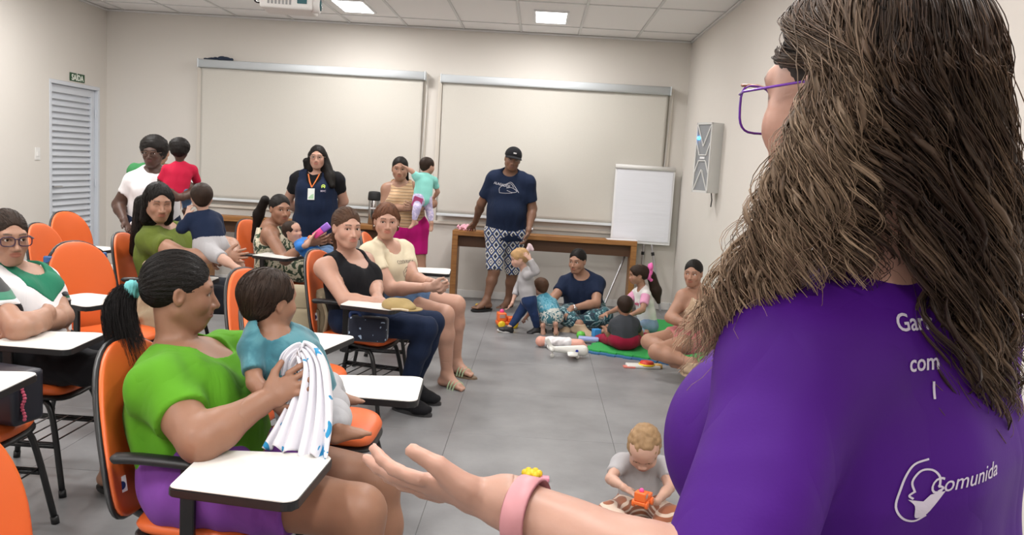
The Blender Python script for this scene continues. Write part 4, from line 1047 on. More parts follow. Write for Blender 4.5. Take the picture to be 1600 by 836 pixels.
crossed = P_(label='woman with glasses and crossed arms in a green, white and black top', skin=MED, hairc=(.02, .015, .012), hairm=DBR, hair='pulled', w=1.08, bust=1.1, belly=1.0, h=.008, hf=.0032, hh=.0036,
    J=dict(pel=(-2.18, 3.60, .55), nk=(-2.303, 3.68, 0.911), hd=(-2.256, 3.58, 1.061), sr=(-2.28, 3.46, 0.862), sl=(-2.224, 3.78, 0.851), er=(-2.004, 3.24, 0.743), el=(-2.062, 3.66, 0.717), wr=(-2.009, 3.46, 0.772), wl=(-1.979, 3.3, 0.738),
           kr=(-1.70, 3.46, .54), kl=(-1.68, 3.66, .54), ar=(-1.74, 3.46, .10), al=(-1.76, 3.70, .10)),
    face=(.78, -.62, -.04), gaze=(.9, -.4, 0), foot_l=(.9, -.1, 0), foot_r=(.85, -.3, 0), hand_r=dict(d=(-.35, .8, -.35), n=(-.9, -.3, -.2), curl=1.2, spread=.02, thumb=.5), hand_l=dict(d=(-.9, -.3, -.1), n=(.2, .5, -.8), curl=.6),
    glasses=dict(wd=.027, ht=.020, r=.0024, m=mat('dark_purple_frame', (.03, .012, .04), .25), sq=3),
    wear=[dict(name='shirt', tags=UB, t=.010, m=WHITEC, neck=(.085, .10, .10, .07, .02)),
          dict(name='green_panel', label='green v-shaped panel', tags=['torso'], h=.0045, t=.013, m=fabric('green_panel_cloth', (.02, .16, .09)), neck=(.085, .10, .10, .07, .02), amp=.003,
               planes=[lambda F: (F.J['nk'] - F.up * .52, -(F.u) + F.side * .75), lambda F: (F.J['nk'] - F.up * .52, -(F.u) - F.side * .75), lambda F: (F.J['nk'] + F.fwd * .02, -F.fwd), lambda F: (F.J['nk'] + F.side * .125, F.side), lambda F: (F.J['nk'] - F.side * .125, -F.side)]),
          *[dict(name='sleeve', tags=['ua' + q], frac={'ua' + q: .62}, t=.016, m=ramp_mat('sleeve_bands_' + q, f_stripes(2, .40, 0.0) if q == 'R' else f_stripes(2, .40, .0), [(0, (.008, .008, .01)), (.055 if q == 'R' else .94, (.72, .70, .70)), (.105 if q == 'R' else .97, (.02, .16, .09)), (.165 if q == 'R' else .995, (.008, .008, .01))]), amp=.003) for q in 'LR'],
          trousers(BLACKC, .93)], sandals=dict(kind='slide', sole=BLACKS, strap=BLACKS))
mother = P_(label='woman in a bright green t-shirt with a ponytail holding a toddler', skin=TAN, hairc=(.012, .008, .007), hairm=BLK, hair='pulled', w=1.22, aw=1.32, lw=1.22, bust=1.25, belly=1.2, h=.008, hf=.0026, hh=.0030,
    J=dict(pel=(-.92, 2.38, .56), nk=(-1.044, 2.46, 0.872), hd=(-1.036, 2.47, 1.066), sr=(-0.99, 2.24, 0.836), sl=(-0.969, 2.66, 0.833), er=(-0.827, 2.1, 0.742), el=(-0.751, 2.62, 0.856), wr=(-0.705, 2.22, 0.821), wl=(-0.633, 2.44, 0.842),
           kr=(-0.422, 2.16, 0.558), kl=(-0.431, 2.46, 0.528), ar=(-.40, 2.16, .10), al=(-.38, 2.46, .10)),
    face=(.91, .41, -.07), gaze=(.9, .4, 0), foot_l=(1, 0, 0), foot_r=(1, -.1, 0), hand_r=dict(d=(.78, .30, .52), n=(.25, .9, -.1), curl=.45, spread=.05), hand_l=dict(d=(.35, -.50, -.75), n=(-.7, -.3, -.2), curl=.35, spread=.25),
    lip=(.22, .07, .06),
    wear=[tee(GREEN, .52, neck=(.10, .12, .105, .06, .02), amp=.006, freq=34, h=.006), shorts(PURPLE, .62, h=.007)])
black_hair_extra = None
backleft = P_(label='standing woman with short afro, glasses and white blouse carrying a toddler in red', skin=DARK, hairc=(.008, .006, .005), hairm=BLK, hair='afro', w=1.2, bust=1.2, belly=1.1, h=.011,
    J=dict(pel=(-3.288, 7.25, 0.808), nk=(-3.293, 7.25, 1.285), hd=(-3.277, 7.2, 1.426), sr=(-3.422, 7.15, 1.18), sl=(-3.114, 7.3, 1.208), er=(-3.552, 7.15, 0.972), el=(-2.829, 7, 1.128), wr=(-3.423, 7, 0.853), wl=(-2.857, 6.8, 1.091),
           kr=(-3.24, 7.22, .46), kl=(-3.04, 7.26, .46), ar=(-3.24, 7.28, .09), al=(-3.02, 7.30, .09)),
    face=(.1, -.99, -.03), foot_l=(.1, -1, 0), foot_r=(-.1, -1, 0), hand_r=dict(d=(.5, -.3, -.6), n=(.6, -.3, .3), curl=.7), hand_l=dict(d=(-.9, -.1, -.1), n=(0, .9, .2), curl=.4),
    hs=1.04, glasses=dict(wd=.026, ht=.016, r=.0022, m=mat('brown_frame', (.10, .05, .03), .3)),
    wear=[tee(WHITEC, .5), trousers(NAVY, .95)], lip=(.10, .035, .035))
greenp = P_(label='person in green standing hidden behind the woman in the white blouse', skin=MED, hairc=(.02, .012, .01), hairm=DBR, hair='short', w=1.1, belly=1.0, h=.012, hf=.006, hh=.008,
    J=dict(pel=(-3.539, 7.75, 0.801), nk=(-3.502, 7.75, 1.289), hd=(-3.446, 7.7, 1.431), sr=(-3.686, 7.75, 1.244), sl=(-3.33, 7.75, 1.241), er=(-3.732, 7.8, 1.005), el=(-3.325, 7.8, 1.006), wr=(-3.659, 7.7, 0.802), wl=(-3.303, 7.7, 0.818),
           kr=(-3.55, 7.75, .46), kl=(-3.36, 7.75, .46), ar=(-3.55, 7.8, .09), al=(-3.35, 7.8, .09)),
    face=(.2, -.98, 0), foot_l=(0, -1, 0), foot_r=(0, -1, 0), wear=[tee(KGREEN, .6), trousers(KGREEN, .95)])
vest = P_(label='standing woman in a navy vest with lanyard badge and long dark hair', skin=LIGHT, hairc=(.02, .014, .012), hairm=BLK, hair='long', w=1.18, bust=1.15, belly=1.1, h=.011, hf=.0045,
    J=dict(pel=(-2.204, 8.5, 0.837), nk=(-2.22, 8.5, 1.335), hd=(-2.191, 8.42, 1.468), sr=(-2.398, 8.5, 1.241), sl=(-2.006, 8.5, 1.258), er=(-2.536, 8.62, 1.011), el=(-1.961, 8.62, 1.046), wr=(-2.431, 8.75, 0.874), wl=(-2.125, 8.75, 0.886),
           kr=(-2.29, 8.48, .46), kl=(-2.05, 8.48, .46), ar=(-2.29, 8.52, .09), al=(-2.04, 8.52, .09)),
    face=(.12, -.99, .02), foot_l=(.1, -1, 0), foot_r=(-.1, -1, 0), hand_r=dict(d=(.9, .2, -.1), n=(0, .9, 0)), hand_l=dict(d=(-.9, .2, -.1), n=(0, .9, 0)),
    glasses=dict(wd=.025, ht=.015, r=.0014, m=mat('thin_frame', (.25, .18, .14), .3)),
    hairx=[('W', (-2.309, 8.46, 1.424), (-2.313, 8.46, 1.361), .035, .02), ('W', (-2.124, 8.46, 1.435), (-2.057, 8.42, 1.282), .045, .05), ('W', (-2.057, 8.42, 1.282), (-2.026, 8.38, 1.202), .05, .03)],
    wear=[tee(BLACKC, .5, name='undershirt'), dict(name='vest', tags=UB + ['thL', 'thR'], frac={'thL': .45, 'thR': .45}, t=.016, m=NAVY, neck=(.075, .12, .16, .10, .0), armhole=(.050, .015, .0), amp=.005), trousers(BLACKC, .95)])
striped = P_(label='standing woman in a brown striped top and magenta shorts holding a baby', skin=MED, hairc=(.012, .008, .008), hairm=BLK, hair='pulled', w=1.08, bust=1.05, belly=1.0, h=.010, hf=.0042,
    J=dict(pel=(-1.262, 8.42, 0.83), nk=(-1.358, 8.42, 1.267), hd=(-1.359, 8.35, 1.405), sr=(-1.484, 8.4, 1.197), sl=(-1.208, 8.45, 1.218), er=(-1.501, 8.36, 1.015), el=(-1.029, 8.4, 1.086), wr=(-1.244, 8.16, 1.039), wl=(-1.118, 8.14, 1.048),
           kr=(-1.246, 8.4, 0.41), kl=(-1.138, 8.44, 0.438), ar=(-1.20, 8.44, .09), al=(-1.08, 8.48, .09)),
    face=(.12, -.99, -.05), foot_l=(.2, -1, 0), foot_r=(0, -1, 0), hand_r=dict(d=(.9, -.2, .1), n=(.1, .9, .1), curl=.6), hand_l=dict(d=(-.9, -.2, .1), n=(0, .9, .2), curl=.6),
    hairx=[('L', (0, -.08, .0), (0, -.085, -.10), .05, .04), ('L', (-.062, -.05, -.04), (-.07, -.055, -.12), .022, .02)],
    wear=[dict(name='striped_top', tags=UB, t=.009, m=STRIPE, neck=(.085, .10, .075, .05, .03), armhole=(.06, .015, .01)), shorts(MAG, .62)])
man = P_(label='standing man in a navy t-shirt, black cap and diamond patterned shorts', skin=BROWN, hairc=(.01, .007, .006), hairm=BLK, hair='cap', w=1.12, aw=1.15, lw=1.0, belly=1.08, nw=1.2, h=.010, hf=.004, toes=True,
    J=dict(pel=(-0.31, 8.82, 0.821), nk=(-0.292, 8.8, 1.429), hd=(-0.278, 8.72, 1.566), sr=(-0.453, 8.82, 1.354), sl=(-0.115, 8.76, 1.335), er=(-0.583, 8.9, 1.092), el=(-0.047, 8.78, 1.077), wr=(-0.649, 9.12, 0.888), wl=(-0.071, 8.62, 0.857),
           kr=(-0.401, 8.72, 0.412), kl=(-0.222, 8.98, 0.365), ar=(-0.46, 8.68, 0.094), al=(-0.246, 9.02, 0.055)),
    face=(.12, -.98, -.12), hup=(.16, 0, 1), gaze=(.1, -.98, 0), hside=(.95, .12, 0), foot_r=(-.75, -.65, 0), foot_l=(-.55, -.8, 0), hand_r=dict(d=(-.35, .5, -.75), n=(.1, -.2, -.8), curl=.25, spread=.3), hand_l=dict(d=(-.2, -.1, -.95), n=(-.9, .1, 0), curl=.7),
    lip=(.16, .07, .06), wear=[tee(NAVY, .66, amp=.006, t=.022, extra=[lambda F: rc(F.J['pel'] + V3(0, 0, .02), F.J['pel'] - V3(0, 0, .07), .120, .122, side=(1, 0, 0), ratio=1.35, t1=.9)]), shorts(DIAM, .92, t=.024, waist=.02)], sandals=dict(kind='flip', sole=BLACKS, strap=BLACKS))
navyfloor = P_(label='smiling woman in a navy shirt and palm print skirt sitting on the floor', skin=MED, hairc=(.02, .014, .012), hairm=BLK, hair='pulled', w=1.06, bust=1.25, belly=1.0, smile=1.0, h=.010, hf=.004,
    J=dict(pel=(0.524, 8.35, 0.1), nk=(0.476, 8.3, 0.48), hd=(0.419, 8.22, 0.624), sr=(0.325, 8.28, 0.398), sl=(0.636, 8.28, 0.411), er=(0.206, 8.12, 0.262), el=(0.615, 8.06, 0.249), wr=(0.136, 7.92, 0.179), wl=(0.381, 7.92, 0.207),
           kr=(0.309, 7.98, 0.131), kl=(0.699, 8.02, 0.137), ar=(0.456, 7.8, 0.076), al=(0.396, 7.92, 0.062)),
    face=(-.45, -.88, -.10), gaze=(-.6, -.7, -.2), foot_l=(-.6, -.6, -.1), foot_r=(.7, -.5, -.1), hand_l=dict(d=(-.6, -.5, -.5), n=(0, 0, -1)), hand_r=dict(d=(-.4, -.6, -.4), n=(0, 0, -1)),
    hairx=[('L', (.02, -.11, -.02), (.06, -.13, -.10), .030, .022)],
    wear=[tee(NAVY, .55, t=.014), dict(name='skirt', tags=['hip', 'thL', 'thR', 'shL', 'shR'], frac={'shL': .85, 'shR': .85}, t=.022, m=PALM, amp=.008, waist=.25, planes=[lambda F: ((0, 0, .006), (0, 0, -1))])])
rightw = P_(label='woman in a beige top and pink shorts sitting cross-legged against the right wall', skin=MED, hairc=(.015, .01, .01), hairm=BLK, hair='pulled', w=1.10, s=.93, hs=.88, bust=1.15, belly=1.0, h=.010, hf=.004,
    J=dict(pel=(1.355, 6.62, 0.271), nk=(1.283, 6.61, 0.627), hd=(1.228, 6.56, 0.761), sr=(1.17, 6.56, 0.572), sl=(1.39, 6.58, 0.583), er=(1.067, 6.48, 0.419), el=(1.409, 6.46, 0.425), wr=(1.186, 6.34, 0.393), wl=(1.266, 6.32, 0.422),
           kr=(0.915, 6.44, 0.228), kl=(0.937, 6.16, 0.211), ar=(1.095, 6.14, 0.178), al=(1.185, 6.06, 0.164)),
    face=(-.40, -.90, -.04), gaze=(-.7, -.6, -.1), foot_l=(.75, -.45, -.1), foot_r=(.8, -.3, -.1), hand_r=dict(d=(.9, -.1, 0), n=(0, .8, .2)), hand_l=dict(d=(-.8, -.2, -.2), n=(0, .8, 0)),
    wear=[dict(name='top', tags=UB, t=.010, m=BEIGEP, neck=(.10, .12, .10, .05, .02), armhole=(.07, .01, .01)), shorts(fabric('pink_cloth', (.55, .20, .20)), .5)])
girl = P_(label='girl with a pink bow and long dark ponytail sitting on the green mat', skin=MED, hairc=(.02, .012, .01), hairm=DBR, hair='pulled', child=True, s=.68, hs=.84, w=.95, h=.008, hf=.004,
    J=dict(pel=(1.117, 7.98, 0.079), nk=(1.025, 7.95, 0.438), hd=(0.978, 7.93, 0.558), sl=(1.051, 7.84, 0.395), sr=(0.989, 8.06, 0.371), el=(1.017, 7.72, 0.269), er=(0.859, 8, 0.237), wl=(0.902, 7.6, 0.235), wr=(0.703, 7.82, 0.196),
           kl=(0.922, 7.7, 0.101), kr=(0.914, 7.95, 0.09), al=(1.057, 7.64, 0.068), ar=(0.723, 7.8, 0.069)),
    face=(-.97, -.12, -.05), foot_l=(-.6, -.3, 0), foot_r=(-.8, -.2, 0),
    hairx=[('L', (0, -.10, .045), (0, -.14, .02), .03, .034), ('W', (1.109, 7.97, 0.55), (1.161, 7.97, 0.414), .045, .05), ('W', (1.161, 7.97, 0.414), (1.19, 7.95, 0.315), .05, .02)],
    wear=[tee(ramp_mat('pink_white_tee', f_noise(2.0, 1), [(0, (.72, .70, .68)), (1, (.72, .70, .68))]), .02, name='shirt', t=.009), *[dict(name='sleeve', tags=['ua' + q], frac={'ua' + q: .6}, t=.014, m=fabric('pink_sleeve', (.68, .32, .48)), amp=.003) for q in 'LR'], trousers(LDENIM, .9)])
teal = P_(label='toddler in a teal hooded shirt on the lap of the woman in bright green', skin=TAN, hairc=(.02, .012, .01), hairm=DBR, hair='buzz', child=True, s=.52, hs=.80, w=1.05, h=.006, hf=.0028, hh=.003, toes=True,
    J=dict(pel=(-0.612, 2.4, 0.755), nk=(-0.727, 2.4, 0.978), hd=(-0.756, 2.42, 1.063), sr=(-0.78, 2.34, 0.937), sl=(-0.679, 2.5, 0.927), er=(-0.741, 2.26, 0.862), el=(-0.67, 2.52, 0.836), wr=(-0.68, 2.24, 0.817), wl=(-0.693, 2.5, 0.76),
           kr=(-0.525, 2.3, 0.771), kl=(-0.629, 2.6, 0.778), ar=(-0.507, 2.26, 0.752), al=(-0.612, 2.7, 0.72)),
    face=(.62, .78, .02), foot_r=(.85, .2, .25), footup_r=(-.3, 0, 1), foot_l=(.95, .1, .22), footup_l=(-.3, 0, 1), hand_r=dict(d=(.45, .1, -.6), n=(.3, .8, 0), curl=.7), hand_l=dict(d=(-.5, -.2, -.6), n=(-.4, -.3, -.5), curl=.5),
    wear=[tee(TEAL, .62, t=.016, amp=.008, name='hooded_shirt', neck=(.12, .12, .10, .02, .05), h=.005, extra=[lambda F: rc(F.J['nk'] - F.fwd * .03 - F.side * .035, F.J['nk'] - F.fwd * .03 + F.side * .035, .040, .040, k=.03)]), trousers(GREYC, .82, t=.016, amp=.006)])
red = P_(label='toddler in a red t-shirt carried on the arm of the standing woman in white', skin=DARK, hairc=(.01, .007, .006), hairm=BLK, hair='afro', child=True, s=.50, hs=.74, w=1.1, h=.008,
    J=dict(pel=(-2.944, 6.88, 1.125), nk=(-2.922, 6.92, 1.354), hd=(-2.928, 6.92, 1.457), sl=(-3.014, 6.88, 1.302), sr=(-2.845, 6.98, 1.307), el=(-3.062, 6.86, 1.216), er=(-2.835, 7.05, 1.212), wl=(-3.113, 7.02, 1.27), wr=(-2.895, 7.12, 1.175),
           kl=(-3.077, 7.04, 1.102), kr=(-2.923, 7.06, 1.078), al=(-3.084, 7.06, 0.994), ar=(-2.916, 7.02, 0.974)),
    face=(-.2, .97, -.05), foot_l=(0, .6, -.6), foot_r=(0, .6, -.6), wear=[tee(RED, .95, t=.012), trousers(DENIM, .9)])
navyb = P_(label='baby in a navy sweater and grey shorts on the lap of the woman in olive', skin=FAIR, hairc=(.03, .018, .012), hairm=DBR, hair='short', child=True, s=.46, hs=.74, w=1.15, h=.007, hf=.0036,
    J=dict(pel=(-1.95, 5.08, 0.901), nk=(-2.012, 5.12, 1.097), hd=(-2.03, 5.12, 1.193), sl=(-2.07, 5.06, 1.062), sr=(-1.96, 5.18, 1.065), el=(-2.115, 5.04, 1.003), er=(-1.942, 5.2, 0.986), wl=(-2.093, 5.06, 1.087), wr=(-1.996, 5.24, 0.916),
           kl=(-1.842, 4.96, 0.851), kr=(-1.877, 5.16, 0.859), al=(-1.734, 4.94, 0.799), ar=(-1.789, 5.14, 0.803)),
    face=(-.42, .9, .05), foot_l=(.7, -.2, -.4), foot_r=(.7, 0, -.4), hand_l=dict(d=(.2, .1, .9), n=(.3, .9, 0), curl=.8),
    wear=[tee(NAVY, .99, t=.012, name='sweater', tags=UB + ARM, frac={'faL': .5, 'faR': .9}), shorts(LGREY, .95, t=.016)])
blueb = P_(label='baby in a blue shirt holding a toy on the leaf print lap', skin=LIGHT, hairc=(.04, .02, .012), hairm=DBR, hair='short', child=True, s=.44, hs=.70, w=1.15, h=.008, hf=.004,
    J=dict(pel=(-1.692, 6.52, 0.726), nk=(-1.833, 6.55, 0.814), hd=(-1.88, 6.55, 0.891), sr=(-1.791, 6.44, 0.787), sl=(-1.829, 6.68, 0.803), er=(-1.721, 6.36, 0.808), el=(-1.762, 6.62, 0.832), wr=(-1.689, 6.38, 0.866), wl=(-1.697, 6.52, 0.865),
           kr=(-1.569, 6.42, 0.763), kl=(-1.608, 6.62, 0.761), ar=(-1.489, 6.42, 0.719), al=(-1.521, 6.6, 0.718)),
    face=(.88, -.35, .15), hup=(-.3, 0, 1), foot_l=(.7, 0, -.3), foot_r=(.7, 0, -.3), wear=[tee(BLUEC, .7), trousers(DENIM, .9)])
mint = P_(label='baby in a mint shirt and lavender leggings carried by the woman in stripes', skin=LIGHT, hairc=(.02, .012, .01), hairm=DBR, hair='short', child=True, s=.50, hs=.72, w=1.05, h=.008, hf=.0045,
    J=dict(pel=(-1.097, 8.14, 1.129), nk=(-1.094, 8.22, 1.359), hd=(-1.076, 8.24, 1.446), sl=(-1.162, 8.14, 1.344), sr=(-1.016, 8.3, 1.314), el=(-1.204, 8.12, 1.39), er=(-0.98, 8.36, 1.203), wl=(-1.258, 8.1, 1.423), wr=(-1.034, 8.42, 1.122),
           kl=(-1.131, 8.02, 1.047), kr=(-1.032, 8.2, 1.02), al=(-1.15, 8.02, 0.925), ar=(-1.006, 8.18, 0.911)),
    face=(.65, .72, -.05), foot_l=(-.6, -.4, -.4), foot_r=(0, -.5, -.8), wear=[tee(MINT, .6), trousers(LAV, .85)])
hoodie = P_(label='blond toddler in a grey sweater and jeans walking past the toy truck', skin=FAIR, hairc=(.3, .2, .1), hairm=BLO, hair='fringe', child=True, s=.56, hs=.76, w=.95, h=.008, hf=.004,
    J=dict(pel=(-0.024, 7.62, 0.301), nk=(-0.082, 7.62, 0.582), hd=(-0.133, 7.6, 0.68), sl=(-0.049, 7.52, 0.545), sr=(-0.085, 7.72, 0.517), el=(0.028, 7.46, 0.591), er=(-0.136, 7.72, 0.384), wl=(-0.029, 7.44, 0.692), wr=(-0.173, 7.64, 0.264),
           kl=(0.029, 7.6, 0.19), kr=(-0.098, 7.66, 0.172), al=(0.067, 7.66, 0.052), ar=(-0.177, 7.62, 0.05)),
    face=(-.95, -.22, -.22), foot_l=(-.9, -.3, -.12), foot_r=(-.92, -.2, .2), footup_r=(.2, 0, 1), hand_r=dict(d=(-.5, 0, -.8), n=(-.5, 0, -.4), curl=.6), hand_l=dict(d=(-.6, 0, .6), n=(-.5, .6, 0), curl=.6),
    wear=[tee(LGREY, .99, t=.013, name='sweater', tags=UB + ARM, frac={'faL': .95, 'faR': .35}), trousers(DDENIM, .9, t=.012)])
crouch = P_(label='small child in a blue printed shirt kneeling with its back to us', skin=LIGHT, hairc=(.04, .02, .012), hairm=BRN, hair='short', child=True, s=.54, hs=.76, w=1.0, h=.008,
    J=dict(pel=(0.195, 7.7, 0.148), nk=(0.108, 7.78, 0.326), hd=(0.074, 7.8, 0.404), sl=(0.047, 7.76, 0.271), sr=(0.202, 7.88, 0.263), el=(0.016, 7.74, 0.201), er=(0.258, 7.96, 0.168), wl=(-0.039, 7.84, 0.109), wr=(0.203, 8.04, 0.102),
           kl=(0.082, 7.86, 0.089), kr=(0.239, 7.92, 0.076), al=(0.118, 7.62, 0.075), ar=(0.232, 7.62, 0.094)),
    face=(-.55, .80, -.1), foot_l=(.1, -.5, -.85), footup_l=(0, -.85, .4), foot_r=(.1, -.4, -.7), footup_r=(0, -.9, .4), wear=[tee(SWIRL, .7, t=.012), shorts(ZIG, .9, t=.02)], sandals=dict(kind='slide', sole=TANS, strap=BLACKS))
greyb = P_(label='toddler in a charcoal t-shirt and crimson trousers sitting with back to us', skin=TAN, hairc=(.02, .012, .01), hairm=DBR, hair='buzz', child=True, s=.55, hs=.78, w=1.1, h=.008,
    J=dict(pel=(0.801, 7.06, 0.104), nk=(0.789, 7.08, 0.29), hd=(0.784, 7.1, 0.385), sl=(0.712, 7.08, 0.242), sr=(0.88, 7.1, 0.249), el=(0.673, 7.16, 0.131), er=(0.945, 7.18, 0.145), wl=(0.649, 7.36, 0.147), wr=(0.959, 7.36, 0.167),
           kl=(0.654, 7.34, 0.049), kr=(1.01, 7.36, 0.08), al=(0.605, 7.56, 0.007), ar=(0.976, 7.62, 0.037)),
    face=(-.1, .98, -.12), foot_l=(-.6, .5, .3), foot_r=(.1, .8, .3), wear=[tee(DGREY, .6, t=.012), trousers(CRIM, .75, t=.014)])
curly = P_(label='curly haired toddler in striped trousers playing with an orange toy truck', skin=FAIR, hairc=(.25, .15, .08), hairm=CUR, hair='curly', child=True, s=.54, hs=.82, w=1.0, h=.006, hf=.003, hh=.003,
    J=dict(pel=(0.532, 3.62, 0.048), nk=(0.516, 3.6, 0.269), hd=(0.512, 3.5, 0.343), sr=(0.422, 3.56, 0.254), sl=(0.611, 3.58, 0.254), er=(0.377, 3.46, 0.219), el=(0.625, 3.46, 0.198), wr=(0.421, 3.34, 0.23), wl=(0.557, 3.34, 0.18),
           kr=(0.371, 3.4, 0.093), kl=(0.625, 3.38, 0.109), ar=(0.462, 3.22, 0.096), al=(0.514, 3.26, 0.067)),
    face=(-.12, -.72, -.68), foot_l=(-.6, -.5, 0), foot_r=(.6, -.5, 0), hand_r=dict(d=(.7, -.2, -.3), n=(.3, 0, -.8), curl=.7), hand_l=dict(d=(-.7, -.2, .0), n=(-.6, .3, .2), curl=.5),
    wear=[tee(LGREY, .55, t=.012, amp=.005), trousers(RUST, .9, t=.016, amp=.006)])
def run_people(L):
    with ThreadPoolExecutor(4) as ex: R = list(ex.map(compute, L))
    return [finish(S, r) for S, r in zip(L, R)]
FIG = run_people(PEOPLE)

# ---------------------------------------------------------------- the woman in purple in the foreground
from mathutils.bvhtree import BVHTree
def strand_mesh(name, P, r, col):
    """P (N,K,3) polylines, r (K,) or (N,K) radii, col (N,K,3): three-sided strands in one mesh"""
    P = np.asarray(P, float); N, K, _ = P.shape; T = np.gradient(P, axis=1); T /= np.maximum(np.linalg.norm(T, axis=2, keepdims=True), 1e-9)
    up = np.where(np.abs(T[..., 2:3]) > .9, np.array([1.0, 0, 0]), np.array([0, 0, 1.0])); A = np.cross(T, up); A /= np.maximum(np.linalg.norm(A, axis=2, keepdims=True), 1e-9); B = np.cross(T, A)
    r = np.broadcast_to(np.asarray(r, float), (N, K))[..., None]
    V = np.stack([P + (A * math.cos(q) + B * math.sin(q)) * r for q in (0, 2.094, 4.189)], 2).reshape(-1, 3)
    i = np.arange(N)[:, None, None] * K * 3 + np.arange(K - 1)[None, :, None] * 3; q = np.arange(3)[None, None, :]; q2 = (q + 1) % 3
    F = np.stack([i + q, i + q2, i + 3 + q2, i + 3 + q], -1).reshape(-1, 4)
    C = np.repeat(np.broadcast_to(col, (N, K, 3))[:, :, None, :], 3, 2).reshape(-1, 3)
    return np_mesh(name, V, F, C)
def strand_material(name, rough=.46):
    m = bpy.data.materials.new(name); m.use_nodes = True; nt = m.node_tree; b = nt.nodes['Principled BSDF']
    at = nt.nodes.new('ShaderNodeAttribute'); at.attribute_name = 'Col'; nt.links.new(at.outputs['Color'], b.inputs['Base Color'])
    b.inputs['Roughness'].default_value = rough; b.inputs['Specular IOR Level'].default_value = .22; b.inputs['Anisotropic'].default_value = .4
    return m
STRAND = strand_material('hair_strand')
PURP = mat('purple_jersey', (.050, .004, .155), .62, bump=(300, .1, .001), var=(8, .05), spec=.2, wr=(7, .30, .03)); PINKB = mat('pink_silicone', (.50, .22, .24), .5)
fore = dict(label='woman in a purple t-shirt with long wavy brown hair and glasses, arm held out', skin=(.42, .235, .175), hairc=(.05, .03, .02), hairm=mat('hair_base', (.016, .010, .007), .8), hair='pulled', w=1.05, aw=1.06, bust=1.62, belly=1.05, handscale=.86, haircuts=[((-.080, .055, -.004), (.028, .034, .046)), ((.080, .055, -.004), (.028, .034, .046))], h=.008, hf=.0036, hh=.0034, hs=1.0,
    J=dict(pel=(.440, .99, .90), nk=(.375, .94, 1.375), hd=(.308, .862, 1.575), sl=(.272, .855, 1.306), sr=(.485, 1.015, 1.330), el=(.180, .715, 1.115), er=(.53, 1.11, 1.09), wl=(-.012, .795, 1.166), wr=(.50, 1.18, .86),
           kl=(.42, .98, .48), kr=(.55, 1.08, .48), al=(.42, .94, .10), ar=(.57, 1.06, .10)),
    face=(-.56, .825, -.04), foot_l=(-.5, .86, 0), foot_r=(-.5, .86, 0), hand_l=dict(d=(-.95, .30, -.02), n=(.15, .60, .78), curls=(.30, .20, .16, .20), spread=.08, thumb=.75), hand_r=dict(d=(-.1, .1, -1), n=(-.8, -.2, 0)),
    hairx=[('W', (.37, .90, 1.53), (.43, .93, 1.38), .065, .060), ('W', (.43, .93, 1.38), (.465, .92, 1.28), .058, .030), ('W', (.31, .885, 1.54), (.345, .905, 1.42), .055, .045)],
    wear=[dict(name='shirt', tags=UB + ['uaL', 'uaR'], frac={'uaL': .92, 'uaR': .7}, neck=(.085, .085, .10, .05, .05), t=.014, m=PURP, amp=.004, freq=26, h=.006),
          dict(name='trousers', tags=['hip', 'thL', 'thR', 'shL', 'shR'], frac={'shL': .92, 'shR': .92}, t=.008, m=BLACKC, planes=[lambda F: ((0, 0, .98), (0, 0, 1))])])
shoes(fore, BLACKS, BLACKS)
FF = run_people([fore])[0]
root, base = FF.root, FF.base
def Lp(p): return Vector(np.asarray(p, float) - base)
# glasses with clear lenses
G = dict(wd=.028, ht=.0245, ez=-.008, sq=3.2)
o = obj('glasses', glasses_bm(FF.Wl, r=.0013, **G), mat('purple_frame', (.12, .02, .30), .25), root, True)
bm = bm_new()
for q in (-1, 1): add_tube(bm, [Vector(FF.Wl((q * .006, .1030, .0165))), Vector(FF.Wl((q * .034, .0996, .0175))), Vector(FF.Wl((q * .060, .0964, .0150)))], .0016, 6)
obj('rose_gold_bar', bm, mat('rose_gold', (.45, .26, .20), .3, metal=.7), o, True)
G['wd'] -= .001; G['ht'] -= .001
obj('lens', lens_bm(FF.Wl, **G), mat('lens_glass', (1, 1, 1), 0.02, trans=1.0, ior=1.05), o)
# wristband and watch
e, w_ = np.array(fore['J']['el']), np.array(fore['J']['wl']); dd = unit(w_ - e); c = w_ - dd * .022
M = frame3(c - base, (0, 0, 1), np.cross(dd, (0, 0, 1)))
bm = bm_new(); ring = []
for i in range(32):
    a = 2 * PI * i / 32; x, y = .0315 * math.cos(a), .0315 * 1.12 * math.sin(a)
    for rr, zz in ((1.0, -.012), (1.07, -.010), (1.07, .010), (1.0, .012)): ring.append(bm.verts.new(M @ Vector((x * rr, y * rr, zz))))
for i in range(32):
    for k in range(4):
        a, b = ring[i * 4 + k], ring[i * 4 + (k + 1) % 4]; c2, d2 = ring[((i + 1) % 32) * 4 + (k + 1) % 4], ring[((i + 1) % 32) * 4 + k]; bm.faces.new((a, b, c2, d2))
o = obj('wristband', bm, PINKB, root, True)
bm = bm_new(); add_box(bm, (-.046, -.017, -.020), (-.034, .017, .020), .004, 2, M); obj('watch_case', bm, BLACKS, o)
